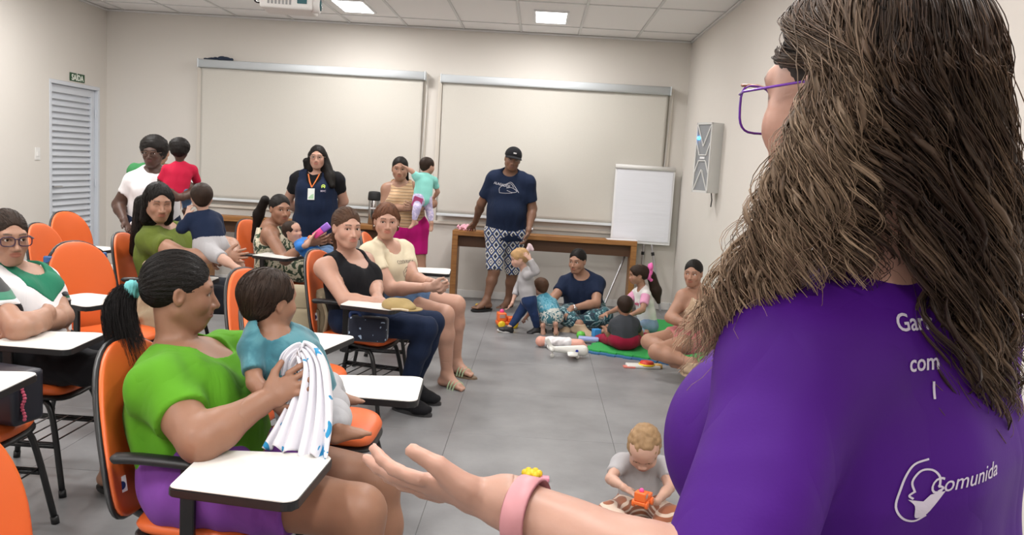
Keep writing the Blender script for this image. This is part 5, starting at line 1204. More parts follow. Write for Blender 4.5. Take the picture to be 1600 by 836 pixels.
# hair: clumps of waved strands following the scalp, then hanging in front of and behind the near shoulder
def wavy_hair(seed=3, clumps=350, per=9, K=46):
    r = np.random.RandomState(seed); R = FF.R; W = FF.W; out = []; cols = []; rad = []; lock = []; lockc = []; lockr = []
    f, rt = R[1], R[0]; front = np.array([f[0], f[1], 0]); left = -np.array([rt[0], rt[1], 0])
    for c in range(clumps):
        az = r.uniform(-2.9, 2.9)                      # 0 = straight back, + = her left (near) side
        el = math.asin(r.uniform(-.05, 1)); side = 1 if az >= 0 else -1
        if abs(az) > 1.55: el = max(el, .08 if abs(az) < 2.35 else .80)            # hairline above forehead and temples
        L = r.uniform(.28, .38)
        azd = az if abs(az) < 1.15 else side * (1.15 + .45 * r.rand() * (1 if side > 0 else .6))
        infront = side > 0 and abs(azd) > 1.12
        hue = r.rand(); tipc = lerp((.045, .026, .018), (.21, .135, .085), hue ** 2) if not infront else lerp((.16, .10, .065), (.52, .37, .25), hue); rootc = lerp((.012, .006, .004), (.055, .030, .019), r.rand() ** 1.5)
        ph = 2.2 * az + 3 * el + r.normal() * .7; ph2 = ph; amp = r.uniform(.008, .018); wl = r.uniform(.085, .115); shell = r.uniform(.97, 1.05)
        tf = r.uniform(0, 1); jit = r.normal(size=3); n1 = 15; pts = []; mid = side > 0 and .45 < azd < 1.35 and r.rand() < .45
        base_ = []
        for s_ in range(per + 1):
            o = (r.normal(size=2) * .05 if s_ else np.zeros(2)); az1 = az + o[0]; el1 = el + o[1] * .8; Ls = L * (r.uniform(.80, 1.08) if s_ else 1); pts = []
            off = r.normal(size=3) if s_ else np.zeros(3); fly = s_ > 0 and r.rand() < .035
            for k in range(n1):
                t = k / (n1 - 1); tt = t * t * (3 - 2 * t); a = az1 * (1 - tt) + (azd + o[0] * .5) * tt; e_ = el1 * (1 - t) + (-.18) * t
                hz = math.cos(e_); pts.append(W(np.array([-math.sin(a) * hz * .083, -math.cos(a) * hz * .101 - .018, math.sin(e_) * .096 + .030]) * (shell * (1 + .03 * t))))
            q0 = pts[-1].copy()
            d0 = unit((q0 - FF.J['hd']) * [1, 1, 0])
            if mid: tgt = np.array([.335 - .05 * tf, .868, 1.395]) + jit * [.012, .010, .012]
            elif infront: tgt = np.array([.256 - .080 * tf, .885 + .02 * tf, 1.325 - .02 * tf]) + jit * [.008, .008, .014]
            elif side < 0 and abs(azd) > .9: tgt = np.array([.485, .985, 1.22]) + jit * [.022, .02, .01]
            else: tgt = np.array([.442 + .090 * tf, .882 + .068 * tf, 1.20]) + jit * [.014, .010, .01]
            for k in range(1, K - n1 + 1):
                t = k / (K - n1)
                if mid:
                    h = q0 * (1 - t) + tgt * t + d0 * .018 * math.sin(PI * t)
                elif infront:
                    D_ = min(Ls + .02, q0[2] - tgt[2]); h = q0 * (1 - t ** 1.5) + tgt * t ** 1.5; h[2] = q0[2] - D_ * t
                    h = h + d0 * .014 * math.sin(PI * t)
                else:
                    sw = t ** .85; h = q0 * (1 - sw) + tgt * sw; h[2] = q0[2] - (Ls + .07) * t; h = h + d0 * .010 * math.sin(PI * min(1, t * 1.1))
                pts.append(h)
            P = np.array(pts); s = np.linspace(0, 1, K); arc = s * (.13 + Ls)
            g = np.clip((s - .15) / .35, 0, 1); wave = amp * g * ((1 + .7 * s) if not infront else (1.15 + .2 * s)) * (1 - .5 * np.clip((s - .85) / .15, 0, 1))
            P += (wave * np.sin(2 * PI * arc / wl + ph))[:, None] * left * .9 + (wave * np.cos(2 * PI * arc / wl + ph))[:, None] * front * .8
            P += off[None, :] * (.0018 + .0022 * np.sin(np.clip(s * 1.15, 0, 1) * PI))[:, None]
            if fly: P += np.cumsum(r.normal(size=(K, 3)) * .0028 * g[:, None], 0)
            u = s[:, None]; j2 = r.uniform(.7, 1.3)
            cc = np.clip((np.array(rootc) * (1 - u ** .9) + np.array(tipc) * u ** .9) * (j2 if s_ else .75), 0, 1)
            if s_: out.append(P); cols.append(cc); rad.append(np.full(K, r.uniform(.00045, .0008) * (.7 if fly else 1)) * np.linspace(1, .55, K))
            else: lock.append(P); lockc.append(cc); lockr.append(.0036 * np.sin(np.clip(.25 + s * .8, 0, 1) * PI) ** .6)
    return [np.array(x) for x in (out, rad, cols, lock, lockr, lockc)]
PH, RH, CHH, LK, LKR, LKC = wavy_hair()
def lock_mesh(name, P, r, col, n=5):
    N, K, _ = P.shape; T = np.gradient(P, axis=1); T /= np.maximum(np.linalg.norm(T, axis=2, keepdims=True), 1e-9)
    A = np.cross(T, np.array([0, 0, 1.0]) + 1e-3); A /= np.maximum(np.linalg.norm(A, axis=2, keepdims=True), 1e-9); B = np.cross(T, A)
    tw = (np.arange(K) * .22)[None, :, None] + np.arange(N)[:, None, None]; A2 = A * np.cos(tw) + B * np.sin(tw); B2 = -A * np.sin(tw) + B * np.cos(tw); rr = r[..., None]
    V = np.stack([P + (A2 * math.cos(q) + B2 * math.sin(q) * .30) * rr for q in np.arange(n) * 2 * PI / n], 2).reshape(-1, 3)
    i = np.arange(N)[:, None, None] * K * n + np.arange(K - 1)[None, :, None] * n; q = np.arange(n)[None, None, :]; q2 = (q + 1) % n
    F = np.stack([i + q, i + q2, i + n + q2, i + n + q], -1).reshape(-1, 4); return np_mesh(name, V, F, np.repeat(col[:, :, None, :], n, 2).reshape(-1, 3))
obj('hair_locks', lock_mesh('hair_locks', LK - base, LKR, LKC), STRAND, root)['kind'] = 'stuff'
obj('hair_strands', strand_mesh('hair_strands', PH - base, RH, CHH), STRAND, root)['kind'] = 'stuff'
def decal(name, me, M, target, parent, m, off=.0012, sub=0):
    """lays flat artwork (a mesh in its own xy plane, placed by M) onto the cloth below it"""
    bm = bm_new(); bm.from_mesh(me)
    if sub: bmesh.ops.triangulate(bm, faces=bm.faces); bmesh.ops.subdivide_edges(bm, edges=[e for e in bm.edges if e.calc_length() > sub], cuts=2)
    dg = bpy.context.evaluated_depsgraph_get(); bvs = [BVHTree.FromPolygons([v.co for v in t.data.vertices], [p.vertices[:] for p in t.data.polygons]) for t in (target if isinstance(target, list) else [target])]
    n = (M.to_3x3() @ Vector((0, 0, 1))).normalized()
    for v in bm.verts:
        p = M @ v.co; hs_ = [h[0] for h in (b_.ray_cast(p + n * .15, -n) for b_ in bvs) if h[0]]
        v.co = (max(hs_, key=lambda q: q.dot(n)) if hs_ else p) + n * (off + v.co.z)
    return obj(name, bm, m, parent)
SHIRT = [c for c in root.children if c.name.startswith('shirt')][0]
PRINT = mat('shirt_print', (.50, .45, .54), .6)
n = Vector((.22, -.96, 0.12)).normalized(); xx = Vector((.96, .22, 0))
def back_M(p, tilt=0, sx=1):
    x = (xx + Vector((0, 0, tilt))).normalized(); y = n.cross(x).normalized(); x = y.cross(n).normalized()
    m = Matrix((x, y, n)).transposed().to_4x4(); m.translation = Vector(p) - Vector(base); return m
def curve_art(lines, r=.0016):
    bm = bm_new()
    for L_ in lines:
        pts = smooth_path([(x, y, 0) for x, y in L_], 5); w = r
        prev = None
        for i, p in enumerate(pts):
            t = (pts[min(i + 1, len(pts) - 1)] - pts[max(0, i - 1)]).normalized(); q = Vector((-t.y, t.x, 0)) * w
            cur = (bm.verts.new(p - q), bm.verts.new(p + q))
            if prev: bm.faces.new((prev[0], prev[1], cur[1], cur[0]))
            prev = cur
    me = bpy.data.meshes.new('art'); bm.to_mesh(me); bm.free(); return me
BACKTXT = [('Garr', (.372, .826, 1.362), .024), ('com', (.384, .821, 1.324), .024), ('l', (.399, .823, 1.296), .024)]
for s_, p, z in BACKTXT: decal('back_lettering', text_mesh(s_, z, .0002, bold=.0003), back_M(p, .05), SHIRT, root, PRINT, sub=.006)
decal('back_lettering', text_mesh('Comunida', .022, .0002, shear=.35), back_M((.440, .807, 1.213), .16), SHIRT, root, PRINT, sub=.006)
art = [[(-.010, .052), (-.030, .046), (-.042, .030), (-.050, .008), (-.056, -.02), (-.046, -.040), (-.028, -.048), (-.012, -.040)],
       [(-.030, .0), (-.034, .018), (-.022, .034), (-.006, .034), (.004, .022), (.004, .004)], [(-.030, .002), (-.038, -.004), (-.032, -.010)], [(.002, .008), (.009, .003), (.002, -.002)]]
decal('back_emblem', curve_art(art), back_M((.404, .803, 1.203), .06) @ Matrix.Diagonal((.82, .60, 1, 1)), SHIRT, root, PRINT)
bm = bm_new(); f = [bm.verts.new((x, y, .0002)) for x, y in smooth_path([(-.040, -.012, 0), (-.026, -.018, 0), (-.026, -.040, 0), (-.014, -.042, 0), (.000, -.026, 0), (.006, -.002, 0), (-.008, -.008, 0), (-.020, -.016, 0)], 2) and [(p.x, p.y) for p in smooth_path([(-.040, -.010, 0), (-.030, -.022, 0), (-.028, -.042, 0), (-.014, -.040, 0), (-.002, -.024, 0), (.012, -.002, 0)], 4)]]
f += [bm.verts.new((x, y, .0002)) for x, y in ((-.008, -.006), (-.018, -.016), (-.026, -.014))]; bm.faces.new(f)
me = bpy.data.meshes.new('art'); bm.to_mesh(me); bm.free(); decal('back_emblem', me, back_M((.404, .803, 1.203), .06) @ Matrix.Diagonal((.82, .60, 1, 1)), SHIRT, root, PRINT, sub=.006)

# ---------------------------------------------------------------- clothing extras and small things
def person_by(S): return FIG[PEOPLE.index(S)]
def part(S, name, bm, m, smooth=True, label=None):
    F = person_by(S); bmesh.ops.translate(bm, vec=Vector(-F.base), verts=bm.verts) if isinstance(bm, bmesh.types.BMesh) else None
    o = obj(name, bm, m, F.root, smooth)
    if label: o['label'] = label
    return o
def softpart(S, name, prims, m, h=.005, **kw):
    F = person_by(S); V, Q = mesh_of(prims, h, **kw); return obj(name, np_mesh(name, V - F.base, Q), m, F.root)
# black baseball cap on the man
F = person_by(man); W, R = F.W, F.R
P = [ell(W((0, -.018, .040)), V3(.088, .107, .088), R=R)]
pl = [(W((0, 0, .028)), -(R[2] * 1.0) - R[1] * .10)]
cap = softpart(man, 'cap', P, BLACKC, .004, planes=pl)
bm = bm_new(); g = []
for i in range(13):
    for j in range(5):
        a = (i / 12 - .5) * 2.1; r_ = .088 + j * .016 * math.cos(a * .7); g.append(bm.verts.new(Vector(W((math.sin(a) * .088 * (1 + j * .02), math.cos(a) * (.088 + j * .017) - .0, .038 - j * .004 - .012 * math.sin(a) ** 2)))))
for i in range(12):
    for j in range(4): bm.faces.new((g[i * 5 + j], g[i * 5 + j + 1], g[(i + 1) * 5 + j + 1], g[(i + 1) * 5 + j]))
o = part(man, 'visor', bm, BLACKC); o.parent = cap; o.modifiers.new('t', 'SOLIDIFY').thickness = .004
bm = bm_new(); add_box(bm, (-.016, -.001, -.007), (.016, .002, .007), .003, 1, Matrix.Translation(Vector(W((0, .087, .072)))) @ Matrix(R.T.tolist()).to_4x4()); o = part(man, 'cap_emblem', bm, WHITEC); o.parent = cap
# print on the man's shirt
def front_M(F, S, up, out, side=0.0, tilt=0.0):
    n_ = Vector(F.fwd); x = (Vector(F.side) + Vector((0, 0, tilt))).normalized(); y = n_.cross(x).normalized(); x = y.cross(n_)   # reads from her or his right to left
    m = Matrix((x, y, n_)).transposed().to_4x4(); m.translation = Vector(F.J['nk'] + F.u * up + F.fwd * out + F.side * side - F.base); return m
def child_named(F, nm): return [c for c in F.root.children if c.name.split('.')[0] == nm][0]
GREYP = mat('print_grey', (.42, .42, .46), .7)
for s_, sz_, up, sd, tl in (('ALAGADOS', .034, -.125, -.055, -.12),):
    decal('shirt_lettering', text_mesh(s_, sz_, .0003, bold=.001), front_M(F, man, up, .12, sd, tl), child_named(F, 'shirt'), F.root, GREYP, .004)
decal('shirt_print', curve_art([[(-.09, -.07), (-.10, -.02), (-.04, .03), (.0, .055), (.05, .02), (.10, -.03)], [(-.09, -.07), (-.02, -.06), (.04, -.045)], [(-.03, -.01), (.02, .005), (.08, -.02), (.04, -.04), (-.02, -.03)], [(-.05, .02), (.0, .04), (.04, .01)]], .0025), front_M(F, man, -.145, .12, .03, -.1), child_named(F, 'shirt'), F.root, GREYP, .004)
def watch(S, q, m=CHROME, r=.032):
    F = person_by(S); s = S.get('s', 1); e, w_ = F.J['e' + q], F.J['w' + q]; d = unit(w_ - e); c = w_ - d * .02; M = frame3(c, (0, 0, 1) if abs(d[2]) < .9 else (1, 0, 0), np.cross(d, (0, 0, 1) if abs(d[2]) < .9 else (1, 0, 0)))
    bm = bm_new(); add_tube(bm, [M @ Vector((r * math.cos(a), r * math.sin(a), 0)) for a in np.linspace(0, 2 * PI, 21)], .007, 6, False, sq=.5); o = part(S, 'wristwatch', bm, m)
    bm = lathe([(.018, -.004), (.018, .006), (.015, .008)], 16, M @ Matrix.Translation((0, -r - .002, 0)) @ Matrix.Rotation(PI / 2, 4, 'X')); k = part(S, 'watch_face', bm, m); k.parent = o
watch(man, 'l'); watch(navyfloor, 'l')
# lanyard, badge and emblem on the navy vest
F = person_by(vest); OR = mat('orange_ribbon', (.75, .20, .05), .6)
vt = [child_named(F, k) for k in ('vest', 'undershirt', 'body')]
decal('lanyard', curve_art([[(-.055, .13), (-.03, .06), (.0, .0)], [(.055, .13), (.03, .06), (.0, .0)]], .006), front_M(F, vest, -.16, .15, .0), vt, F.root, OR, .006)
def flat_box(lo, hi):
    bm = bm_new(); add_box(bm, lo, hi); me = bpy.data.meshes.new('art'); bm.to_mesh(me); bm.free(); return me
M = front_M(F, vest, -.165, .155)
o = decal('badge', flat_box((-.034, -.115, .008), (.034, -.005, .012)), M, vt, F.root, mat('badge_white', (.70, .74, .70), .4))
k = decal('badge_card', flat_box((-.026, -.105, .012), (.026, -.03, .0135)), M, vt, o, mat('badge_green', (.35, .55, .35), .5))
decal('badge_photo', flat_box((-.012, -.09, .0135), (.012, -.045, .015)), M, vt, k, mat('badge_dark', (.10, .16, .14), .5))
decal('vest_emblem', curve_art([[(-.012, -.01), (-.014, .012), (0, .022), (.014, .012), (.012, -.01)], [(-.008, .0), (.0, .008), (.008, 0)]], .004), front_M(F, vest, -.155, .15, .115), vt, F.root, mat('emblem_lime', (.45, .60, .10), .6), .004)
decal('vest_lettering', text_mesh('MVC', .024, .0003, bold=.0008), front_M(F, vest, -.195, .15, .115), vt, F.root, PRINT, .004)
# print on the cream shirt, pink bow, pink lettering, scrunchie and ponytail
F = person_by(cream); INK = mat('print_dark', (.16, .13, .12), .7); st = child_named(F, 'shirt')
decal('shirt_lettering', text_mesh('COSTA RICA', .030, .0003), front_M(F, cream, -.09, .13, .0, -.0), st, F.root, INK, .003)
decal('shirt_print', curve_art([[(-.05, 0), (-.02, .025), (.02, .028), (.05, 0), (.03, -.035), (-.03, -.035), (-.05, 0)], [(-.04, -.01), (0, .012), (.04, -.012)], [(-.03, -.024), (0, -.006), (.03, -.026)], [(-.015, .02), (-.01, -.035)], [(.02, .022), (.012, -.034)]], .002), front_M(F, cream, -.155, .13, .0), st, F.root, INK, .003)
def ear_stud(S, q=-1, r=.004):
    F = person_by(S); bm = bm_new(); bmesh.ops.create_uvsphere(bm, u_segments=8, v_segments=6, radius=r, matrix=Matrix.Translation(Vector(F.W((q * .080, .002, -.036))))); part(S, 'earring', bm, mat('pearl', (.8, .78, .74), .2))
ear_stud(cream, 1); ear_stud(cream, -1)
F = person_by(girl); BOW = fabric('pink_ribbon', (.80, .16, .45)); c = V3(*(1.088, 7.93, 0.596))
softpart(girl, 'bow', [ell(c + V3(0, 0, .045), (.025, .04, .04)), ell(c + V3(-.01, 0, -.035), (.022, .04, .045)), ell(c, (.02, .022, .022)), ell(c + V3(.015, 0, -.075), (.015, .02, .02))], BOW, .006, disp=folds(.004, 120, 3))
decal('shirt_lettering', text_mesh('Lovely', .045, .0003, bold=.001), front_M(F, girl, -.13, .10, .0), child_named(F, 'shirt'), F.root, mat('print_crimson', (.55, .02, .14), .7), .003)
F = person_by(mother); c = V3(*(-1.185, 2.47, 1.058))
softpart(mother, 'scrunchie', [ell(c, (.022, .030, .032))], fabric('teal_scrunchie', (.16, .50, .50)), .003, disp=folds(.003, 300, 3, (1, 1, 1)))
def ponytail(S, a, pts, n=260, wid=.022, tipw=.035, K=18, seed=1, col=(.010, .008, .008), r0=.0011, frizz=.002):
    r = np.random.RandomState(seed); G_ = smooth_path(pts, 6); G_ = np.array([list(p) for p in G_]); t = np.linspace(0, len(G_) - 1, K); g = np.array([G_[int(x)] * (1 - x % 1) + G_[min(len(G_) - 1, int(x) + 1)] * (x % 1) for x in t])
    out = []; 
    for i in range(n):
        o = r.normal(size=3); o /= max(1, np.linalg.norm(o) / 1.4); s = np.linspace(0, 1, K); L_ = r.uniform(.72, 1.0)
        w_ = wid * (.35 + 1.0 * np.sin(np.clip(s * 1.3, 0, 1) * PI * .5)) * (1 - s) + tipw * s
        q = np.array([[np.interp(x * L_, s, g[:, k]) for k in range(3)] for x in s])
        out.append(q + o[None] * w_[:, None] * .6 + np.cumsum(r.normal(size=(K, 3)) * frizz * .4, 0))
    F = person_by(S); C_ = np.array([np.tile(np.array(col) * r.uniform(.5, 1.5), (K, 1)) for _ in out])
    o = obj('ponytail', strand_mesh('ponytail', np.array(out) - F.base, np.full(K, r0) * np.linspace(1, .5, K), C_), STRAND, F.root); return o
ponytail(mother, 0, [(-1.187, 2.47, 1.058), (-1.202, 2.46, 1.043), (-1.207, 2.44, 1.004), (-1.194, 2.43, 0.947), (-1.162, 2.42, 0.866)], n=1200, wid=.034, tipw=.060, r0=.0008, K=12)
def fine_hair(S, n=500, seed=2, lift=.0015, r0=.0008, back=True, length=.09):
    """thin strands lying on the hair surface, combed back or down"""
    F = person_by(S); h = child_named(F, 'hair'); me = h.data; r = np.random.RandomState(seed)
    bv = BVHTree.FromPolygons([v.co for v in me.vertices], [p.vertices[:] for p in me.polygons])
    co = np.array([v.co[:] for v in me.vertices]); no = np.array([v.normal[:] for v in me.vertices]); C = F.J['hd'] - F.base; R = F.R
    idx = r.choice(len(co), min(n, len(co)), replace=False); out = []; K = 6
    fl = (-R[1] + R[2] * -.25) if back else (-R[2] - R[1] * .35)
    for i in idx:
        p = co[i].copy(); d = fl + r.normal(size=3) * .10; pts = []
        for k in range(K):
            hit = bv.find_nearest(Vector(p)); nn = np.array(hit[1]); q = np.array(hit[0]) + nn * lift; pts.append(q); t = d - nn * (d @ nn)
            p = q + unit(t) * length / K
        out.append(pts)
    cb = np.array(col_input(S['hairm']).default_value[:3]); C_ = np.array([np.tile(cb * r.uniform(.5, 1.5), (K, 1)) for _ in out])
    o = obj('hair_strands', strand_mesh('hair_strands', np.array(out), np.full(K, r0), C_), STRAND, F.root); o['kind'] = 'stuff'
for S, n_, b_ in ((mother, 2200, True), (tank, 500, True), (cream, 500, False), (crossed, 500, True), (olive, 400, False), (teal, 1200, False)): fine_hair(S, n_, back=b_, length=.09 if S is not teal else .025, r0=.0007 if S in (mother, teal) else .0009, lift=.0006)
# shoes
def shoe(S, q, upper, sole, s=None):
    F = person_by(S); P_ = [p for p in F.P if p.tag == 'ft' + q.upper()]; s = s or S.get('s', 1.0); A = F.J['a' + q]
    V, Q_ = mesh_of(P_, .0075, t=.011 * s, planes=[(A + V3(0, 0, .012 * s), (0, 0, 1))]); o = obj('shoe', np_mesh('shoe', V - F.base, Q_), upper, F.root)
    f = Vector(unit(S['foot_' + q])); n_ = Vector(S.get('footup_' + q, (0, 0, 1))); n_ = (n_ - f * n_.dot(f)).normalized(); l = f.cross(n_)
    M = Matrix((f, -l, n_)).transposed().to_4x4(); M.translation = Vector(A - F.base); pts = []
    for i in range(28):
        a = 2 * PI * i / 28; pts.append(((.055 + .140 * math.cos(a)) * s, (.047 + .006 * math.cos(a)) * math.sin(a) * s))
    bm = bm_new(); add_prism(bm, pts, -.108 * s, -.078 * s, .006 * s, M); obj('shoe_sole', bm, sole, o)
    bm = bm_new()
    for x in (.045, .065, .085): add_tube(bm, [M @ Vector((x * s, -.022 * s, (-.020 - (x - .045) * .5) * s)), M @ Vector((x * s, 0, (-.010 - (x - .045) * .5) * s)), M @ Vector((x * s, .022 * s, (-.020 - (x - .045) * .5) * s))], .004 * s, 5)
    obj('laces', bm, sole if S is not tank else upper, o)
SOLEW = mat('sole_white', (.62, .62, .62), .6)
for q in 'lr': shoe(tank, q, BLACKC, mat('sole_dark', (.03, .03, .032), .6)); shoe(hoodie, q, mat('shoe_black', (.02, .02, .022), .5), SOLEW)
for q in 'lr': shoe(rightw, q, TANS, TANS) if q == 'l' else None
for q in 'lr': shoe(navyfloor, q, TANS, SANDS)
# towel held between the mother and the toddler
TOWEL = ramp_mat('printed_towel', f_noise(11, 2, 1.2), [(0, (.70, .69, .74)), (.58, (.70, .69, .74)), (.62, (.02, .26, .50)), (.72, (.30, .55, .70))])
def cloth_strip(name, lab, pts, wid, across, m, nf=5, amp=.012, n=60, k=36, seed=1, cat='towel'):
    C_ = smooth_path(pts, 10); C_ = np.array([list(p) for p in C_]); L_ = len(C_); t = np.linspace(0, L_ - 1, n)
    c = np.array([[np.interp(x, np.arange(L_), C_[:, i]) for i in range(3)] for x in t]); tt = np.linspace(0, 1, n); w_ = np.interp(tt, np.linspace(0, 1, len(wid)), wid); T_ = np.gradient(c, axis=0)
    V_ = []; F_ = []
    for i in range(n):
        d = unit(T_[i]); a_ = unit(np.asarray(across, float) - d * np.dot(across, d)); nn = np.cross(d, a_)
        for j in range(k):
            v = j / (k - 1) - .5; ph = nf * 2 * PI * v + 1.5 * math.sin(3 * tt[i] + seed); f_ = amp * (.35 + tt[i]) * math.sin(ph) + amp * .5 * math.sin(ph * .43 + 5 * tt[i])
            V_.append(c[i] + a_ * v * w_[i] + nn * f_ + d * amp * .6 * math.sin(ph * .7) * tt[i])
    for i in range(n - 1):
        for j in range(k - 1): F_.append((i * k + j, i * k + j + 1, (i + 1) * k + j + 1, (i + 1) * k + j))
    o = obj(name, np_mesh(name, np.array(V_), np.array(F_)), m); o.modifiers.new('thick', 'SOLIDIFY').thickness = .003; tag(o, lab, cat); return o
cloth_strip('burp_towel', 'white cotton towel with blue print bunched in the hands of the green shirt woman', [(-0.67, 2.3, 0.875), (-0.659, 2.3, 0.926), (-0.627, 2.31, 0.951), (-0.592, 2.28, 0.913), (-0.583, 2.24, 0.838), (-0.587, 2.2, 0.765), (-0.597, 2.17, 0.703)], [.04, .05, .05, .08, .12, .16, .19], (1, -.2, 0), TOWEL)
o = obj('towel_ribbon', tube(smooth_path([(-0.522, 2, 0.666), (-0.516, 1.99, 0.646), (-0.499, 1.99, 0.631), (-0.486, 1.99, 0.614)]), .0018, 5), mat('ribbon_blue', (.02, .30, .6), .6), o)

# handbag on the seat at the left edge
t = empty('handbag', 'black handbag with gold lettering plate and pink bead strap on the left edge seat', 'bag', (-1.945, 2.98, .468), math.radians(-12))
LEA = mat('black_leather', (.012, .013, .022), .35, bump=(120, .3, .001)); GOLD = mat('gold_metal', (.65, .50, .22), .25, metal=1)
obj('bag_body', box((-.14, -.07, 0), (.17, .07, .19), .025, 3), LEA, t, True)
obj('zip', tube([(-.12, -.072, .155), (.15, -.072, .155)], .004, 6), GOLD, t); obj('piping', tube([(-.13, -.071, .185), (.16, -.071, .185)], .003, 6), mat('cream_piping', (.7, .66, .5), .5), t)
bm = bm_new(); add_box(bm, (.07, -.076, .08), (.10, -.070, .10)); obj('metal_plate', bm, GOLD, t)
bm = bm_new()
for k in range(16): bmesh.ops.create_uvsphere(bm, u_segments=8, v_segments=6, radius=.007, matrix=Matrix.Translation((.178 + .006 * math.sin(k), -.04, .19 - k * .011)))
obj('bead_strap', bm, mat('pink_beads', (.5, .08, .14), .3), t, True)
# cap on the tablet of the black tank top woman
CAPM = fabric('khaki_cap_cloth', (.34, .25, .11)); cc = V3(*(-0.71, 4.496, 0.715)); t = empty('khaki_cap', 'khaki baseball cap lying on the tablet beside folded arms', 'cap', tuple(cc - [0, 0, .012]), 0)
V_, Q_ = mesh_of([ell((0, 0, .012), (.085, .075, .045)), ell((.05, -.03, .012), (.05, .05, .02))], .004, disp=folds(.004, 60, 4), planes=[((0, 0, 0), (0, 0, -1))]); obj('crown', np_mesh('crown', V_, Q_), CAPM, t)
bm = bm_new(); add_prism(bm, [(.06 + .075 * math.cos(a), -.02 + .07 * math.sin(a)) for a in np.linspace(-1.9, 1.4, 16)], .001, .006); obj('visor', bm, CAPM, t)
obj('strap', tube(smooth_path([(-.02, -.085, .006), (.03, -.10, .012), (.07, -.09, .006)]), .006, 6), mat('strap_pale', (.6, .5, .35), .5), t)
# small bag beside the black tank top woman, beige bag on the floor, backpack
t = empty('patterned_bag', 'small navy bag with star dots on the seat beside the black tank top woman', 'bag', (-.905, 4.70, .468))
BAGM = ramp_mat('navy_dots', f_noise(45, 0), [(0, (.008, .012, .028)), (.70, (.008, .012, .028)), (.74, (.35, .45, .6))]); obj('bag_body', box((-.11, -.04, 0), (.11, .05, .14), .03, 3), BAGM, t, True)
obj('handle', tube(smooth_path([(-.10, 0, .12), (-.10, 0, .155), (-.06, 0, .16), (-.04, 0, .13)]), .010, 8), mat('blue_strap', (.03, .07, .22), .5), t, True)
BEI = fabric('beige_canvas', (.36, .30, .20)); t = empty('beige_backpack', 'beige canvas backpack behind the head of the toddler in teal', 'bag', (-1.34, 5.06, .44))
obj('bag_body', box((-.16, -.12, -.02), (.14, .10, .26), .06, 3), BEI, t, True); obj('front_pocket', box((-.10, -.15, .0), (.10, -.11, .15), .03, 3), BEI, t, True); obj('strap', tube(smooth_path([(.10, -.12, .22), (.15, -.16, .12), (.13, -.13, 0)]), .012, 6), BEI, t, True)
t = empty('beige_jacket', 'beige jacket draped on the chair behind the dark ponytail', 'jacket', (-2.12, 4.86, .45))
V_, Q_ = mesh_of([rc((0, 0, .06), (-.02, .02, .34), .14, .08, side=(1, .2, 0), ratio=1.3), rc((-.1, -.05, .02), (.15, -.05, .03), .07, .06)], .008, disp=[folds(.012, 34, 6), folds(.006, 75, 4)]); obj('cloth', np_mesh('cloth', V_, Q_), fabric('tan_cloth', (.33, .27, .18)), t)
# strap over the big backrest, walking cane
t = empty('shoulder_strap', 'dark blue bag strap hanging over the top of the large empty backrest', 'strap', (-2.59, 4.71, .878), -.42)
bm = bm_new(); add_tube(bm, smooth_path([(.035, -.19, -.07), (.02, -.15, -.005), (0, -.05, .018), (0, .06, .018), (.02, .15, -.005), (.03, .19, -.05)]), .009, 8, sq=.8); obj('strap', bm, BLACKS, t, True)
bm = bm_new()
for y in (-.17, .17): obj('buckle', box((-.0, y - .02, -.06), (.04, y + .02, -.02), .006, 1), mat('strap_blue', (.03, .10, .28), .5), t)
t = empty('walking_cane', 'wooden walking cane hooked beside the crossed arms woman', 'cane', (-3.491, 5.825, 0.62))
CANE = mat('cane_wood', (.24, .12, .05), .35); bm = bm_new(); add_tube(bm, smooth_path([(-.02, .10, .20), (.0, .06, .235), (.02, 0, .22), (.03, -.03, .16), (.03, -.03, -.02), (.03, -.03, -.55)]), .012, 8); obj('shaft', bm, CANE, t, True); obj('rubber_tip', tube([(.03, -.03, -.55), (.03, -.03, -.60)], .015, 8), BLACKS, t)
# thermos, cups, papers on the consoles
zc = .777
t = empty('coffee_thermos', 'steel pump thermos with black lid on the left console table', 'thermos', (-1.78, 9.30, zc)); STEEL = mat('steel', (.45, .43, .42), .25, metal=1)
obj('body', lathe([(.055, 0), (.062, .01), (.062, .26), (.058, .27)], 24), STEEL, t, True); obj('lid', lathe([(.068, .262), (.070, .28), (.066, .34), (.060, .355), (.03, .36)], 24), BLACKS, t, True)
obj('handle', tube(smooth_path([(.065, 0, .33), (.10, 0, .30), (.105, 0, .2), (.10, 0, .1)]), .006, 6), BLACKS, t, True); obj('spout', box((.05, -.02, .30), (.095, .02, .335), .008), BLACKS, t); obj('band_label', box((-.03, -.0640, .17), (.03, -.060, .185)), WHITEC, t)
t = empty('white_box', 'white box next to the steel thermos on the left console table', 'box', (-1.62, 9.30, zc)); obj('carton', box((-.05, -.06, 0), (.05, .06, .11), .003, 1), WHITEC, t)
for k, (x, y) in enumerate(((-1.70, 9.20), (-1.69, 9.32))):
    t = empty('paper_cup', ['white paper cup at the table end in front of the box', 'white paper cup behind the front one beside the thermos'][k], 'cup', (x, y, zc), group='paper cups'); obj('cup', lathe([(.024, 0), (.034, .08), (.036, .082), (.032, .08), (.023, .004)], 16), WHITEC, t, True)
t = empty('phone', 'dark phone lying on the left console table', 'phone', (-3.05, 9.28, zc)); obj('phone_body', box((-.07, -.035, 0), (.07, .035, .009), .004), BLACK, t)
t = empty('paper_sheets', 'white printed sheets on the right end of the console table', 'paper', (.93, 9.26, zc), .05)
for k in range(2): obj('sheet', box((-.16 + k * .15, -.10, .001 + k * .001), (.02 + k * .15, .10, .002 + k * .001)), WHITEC, t)
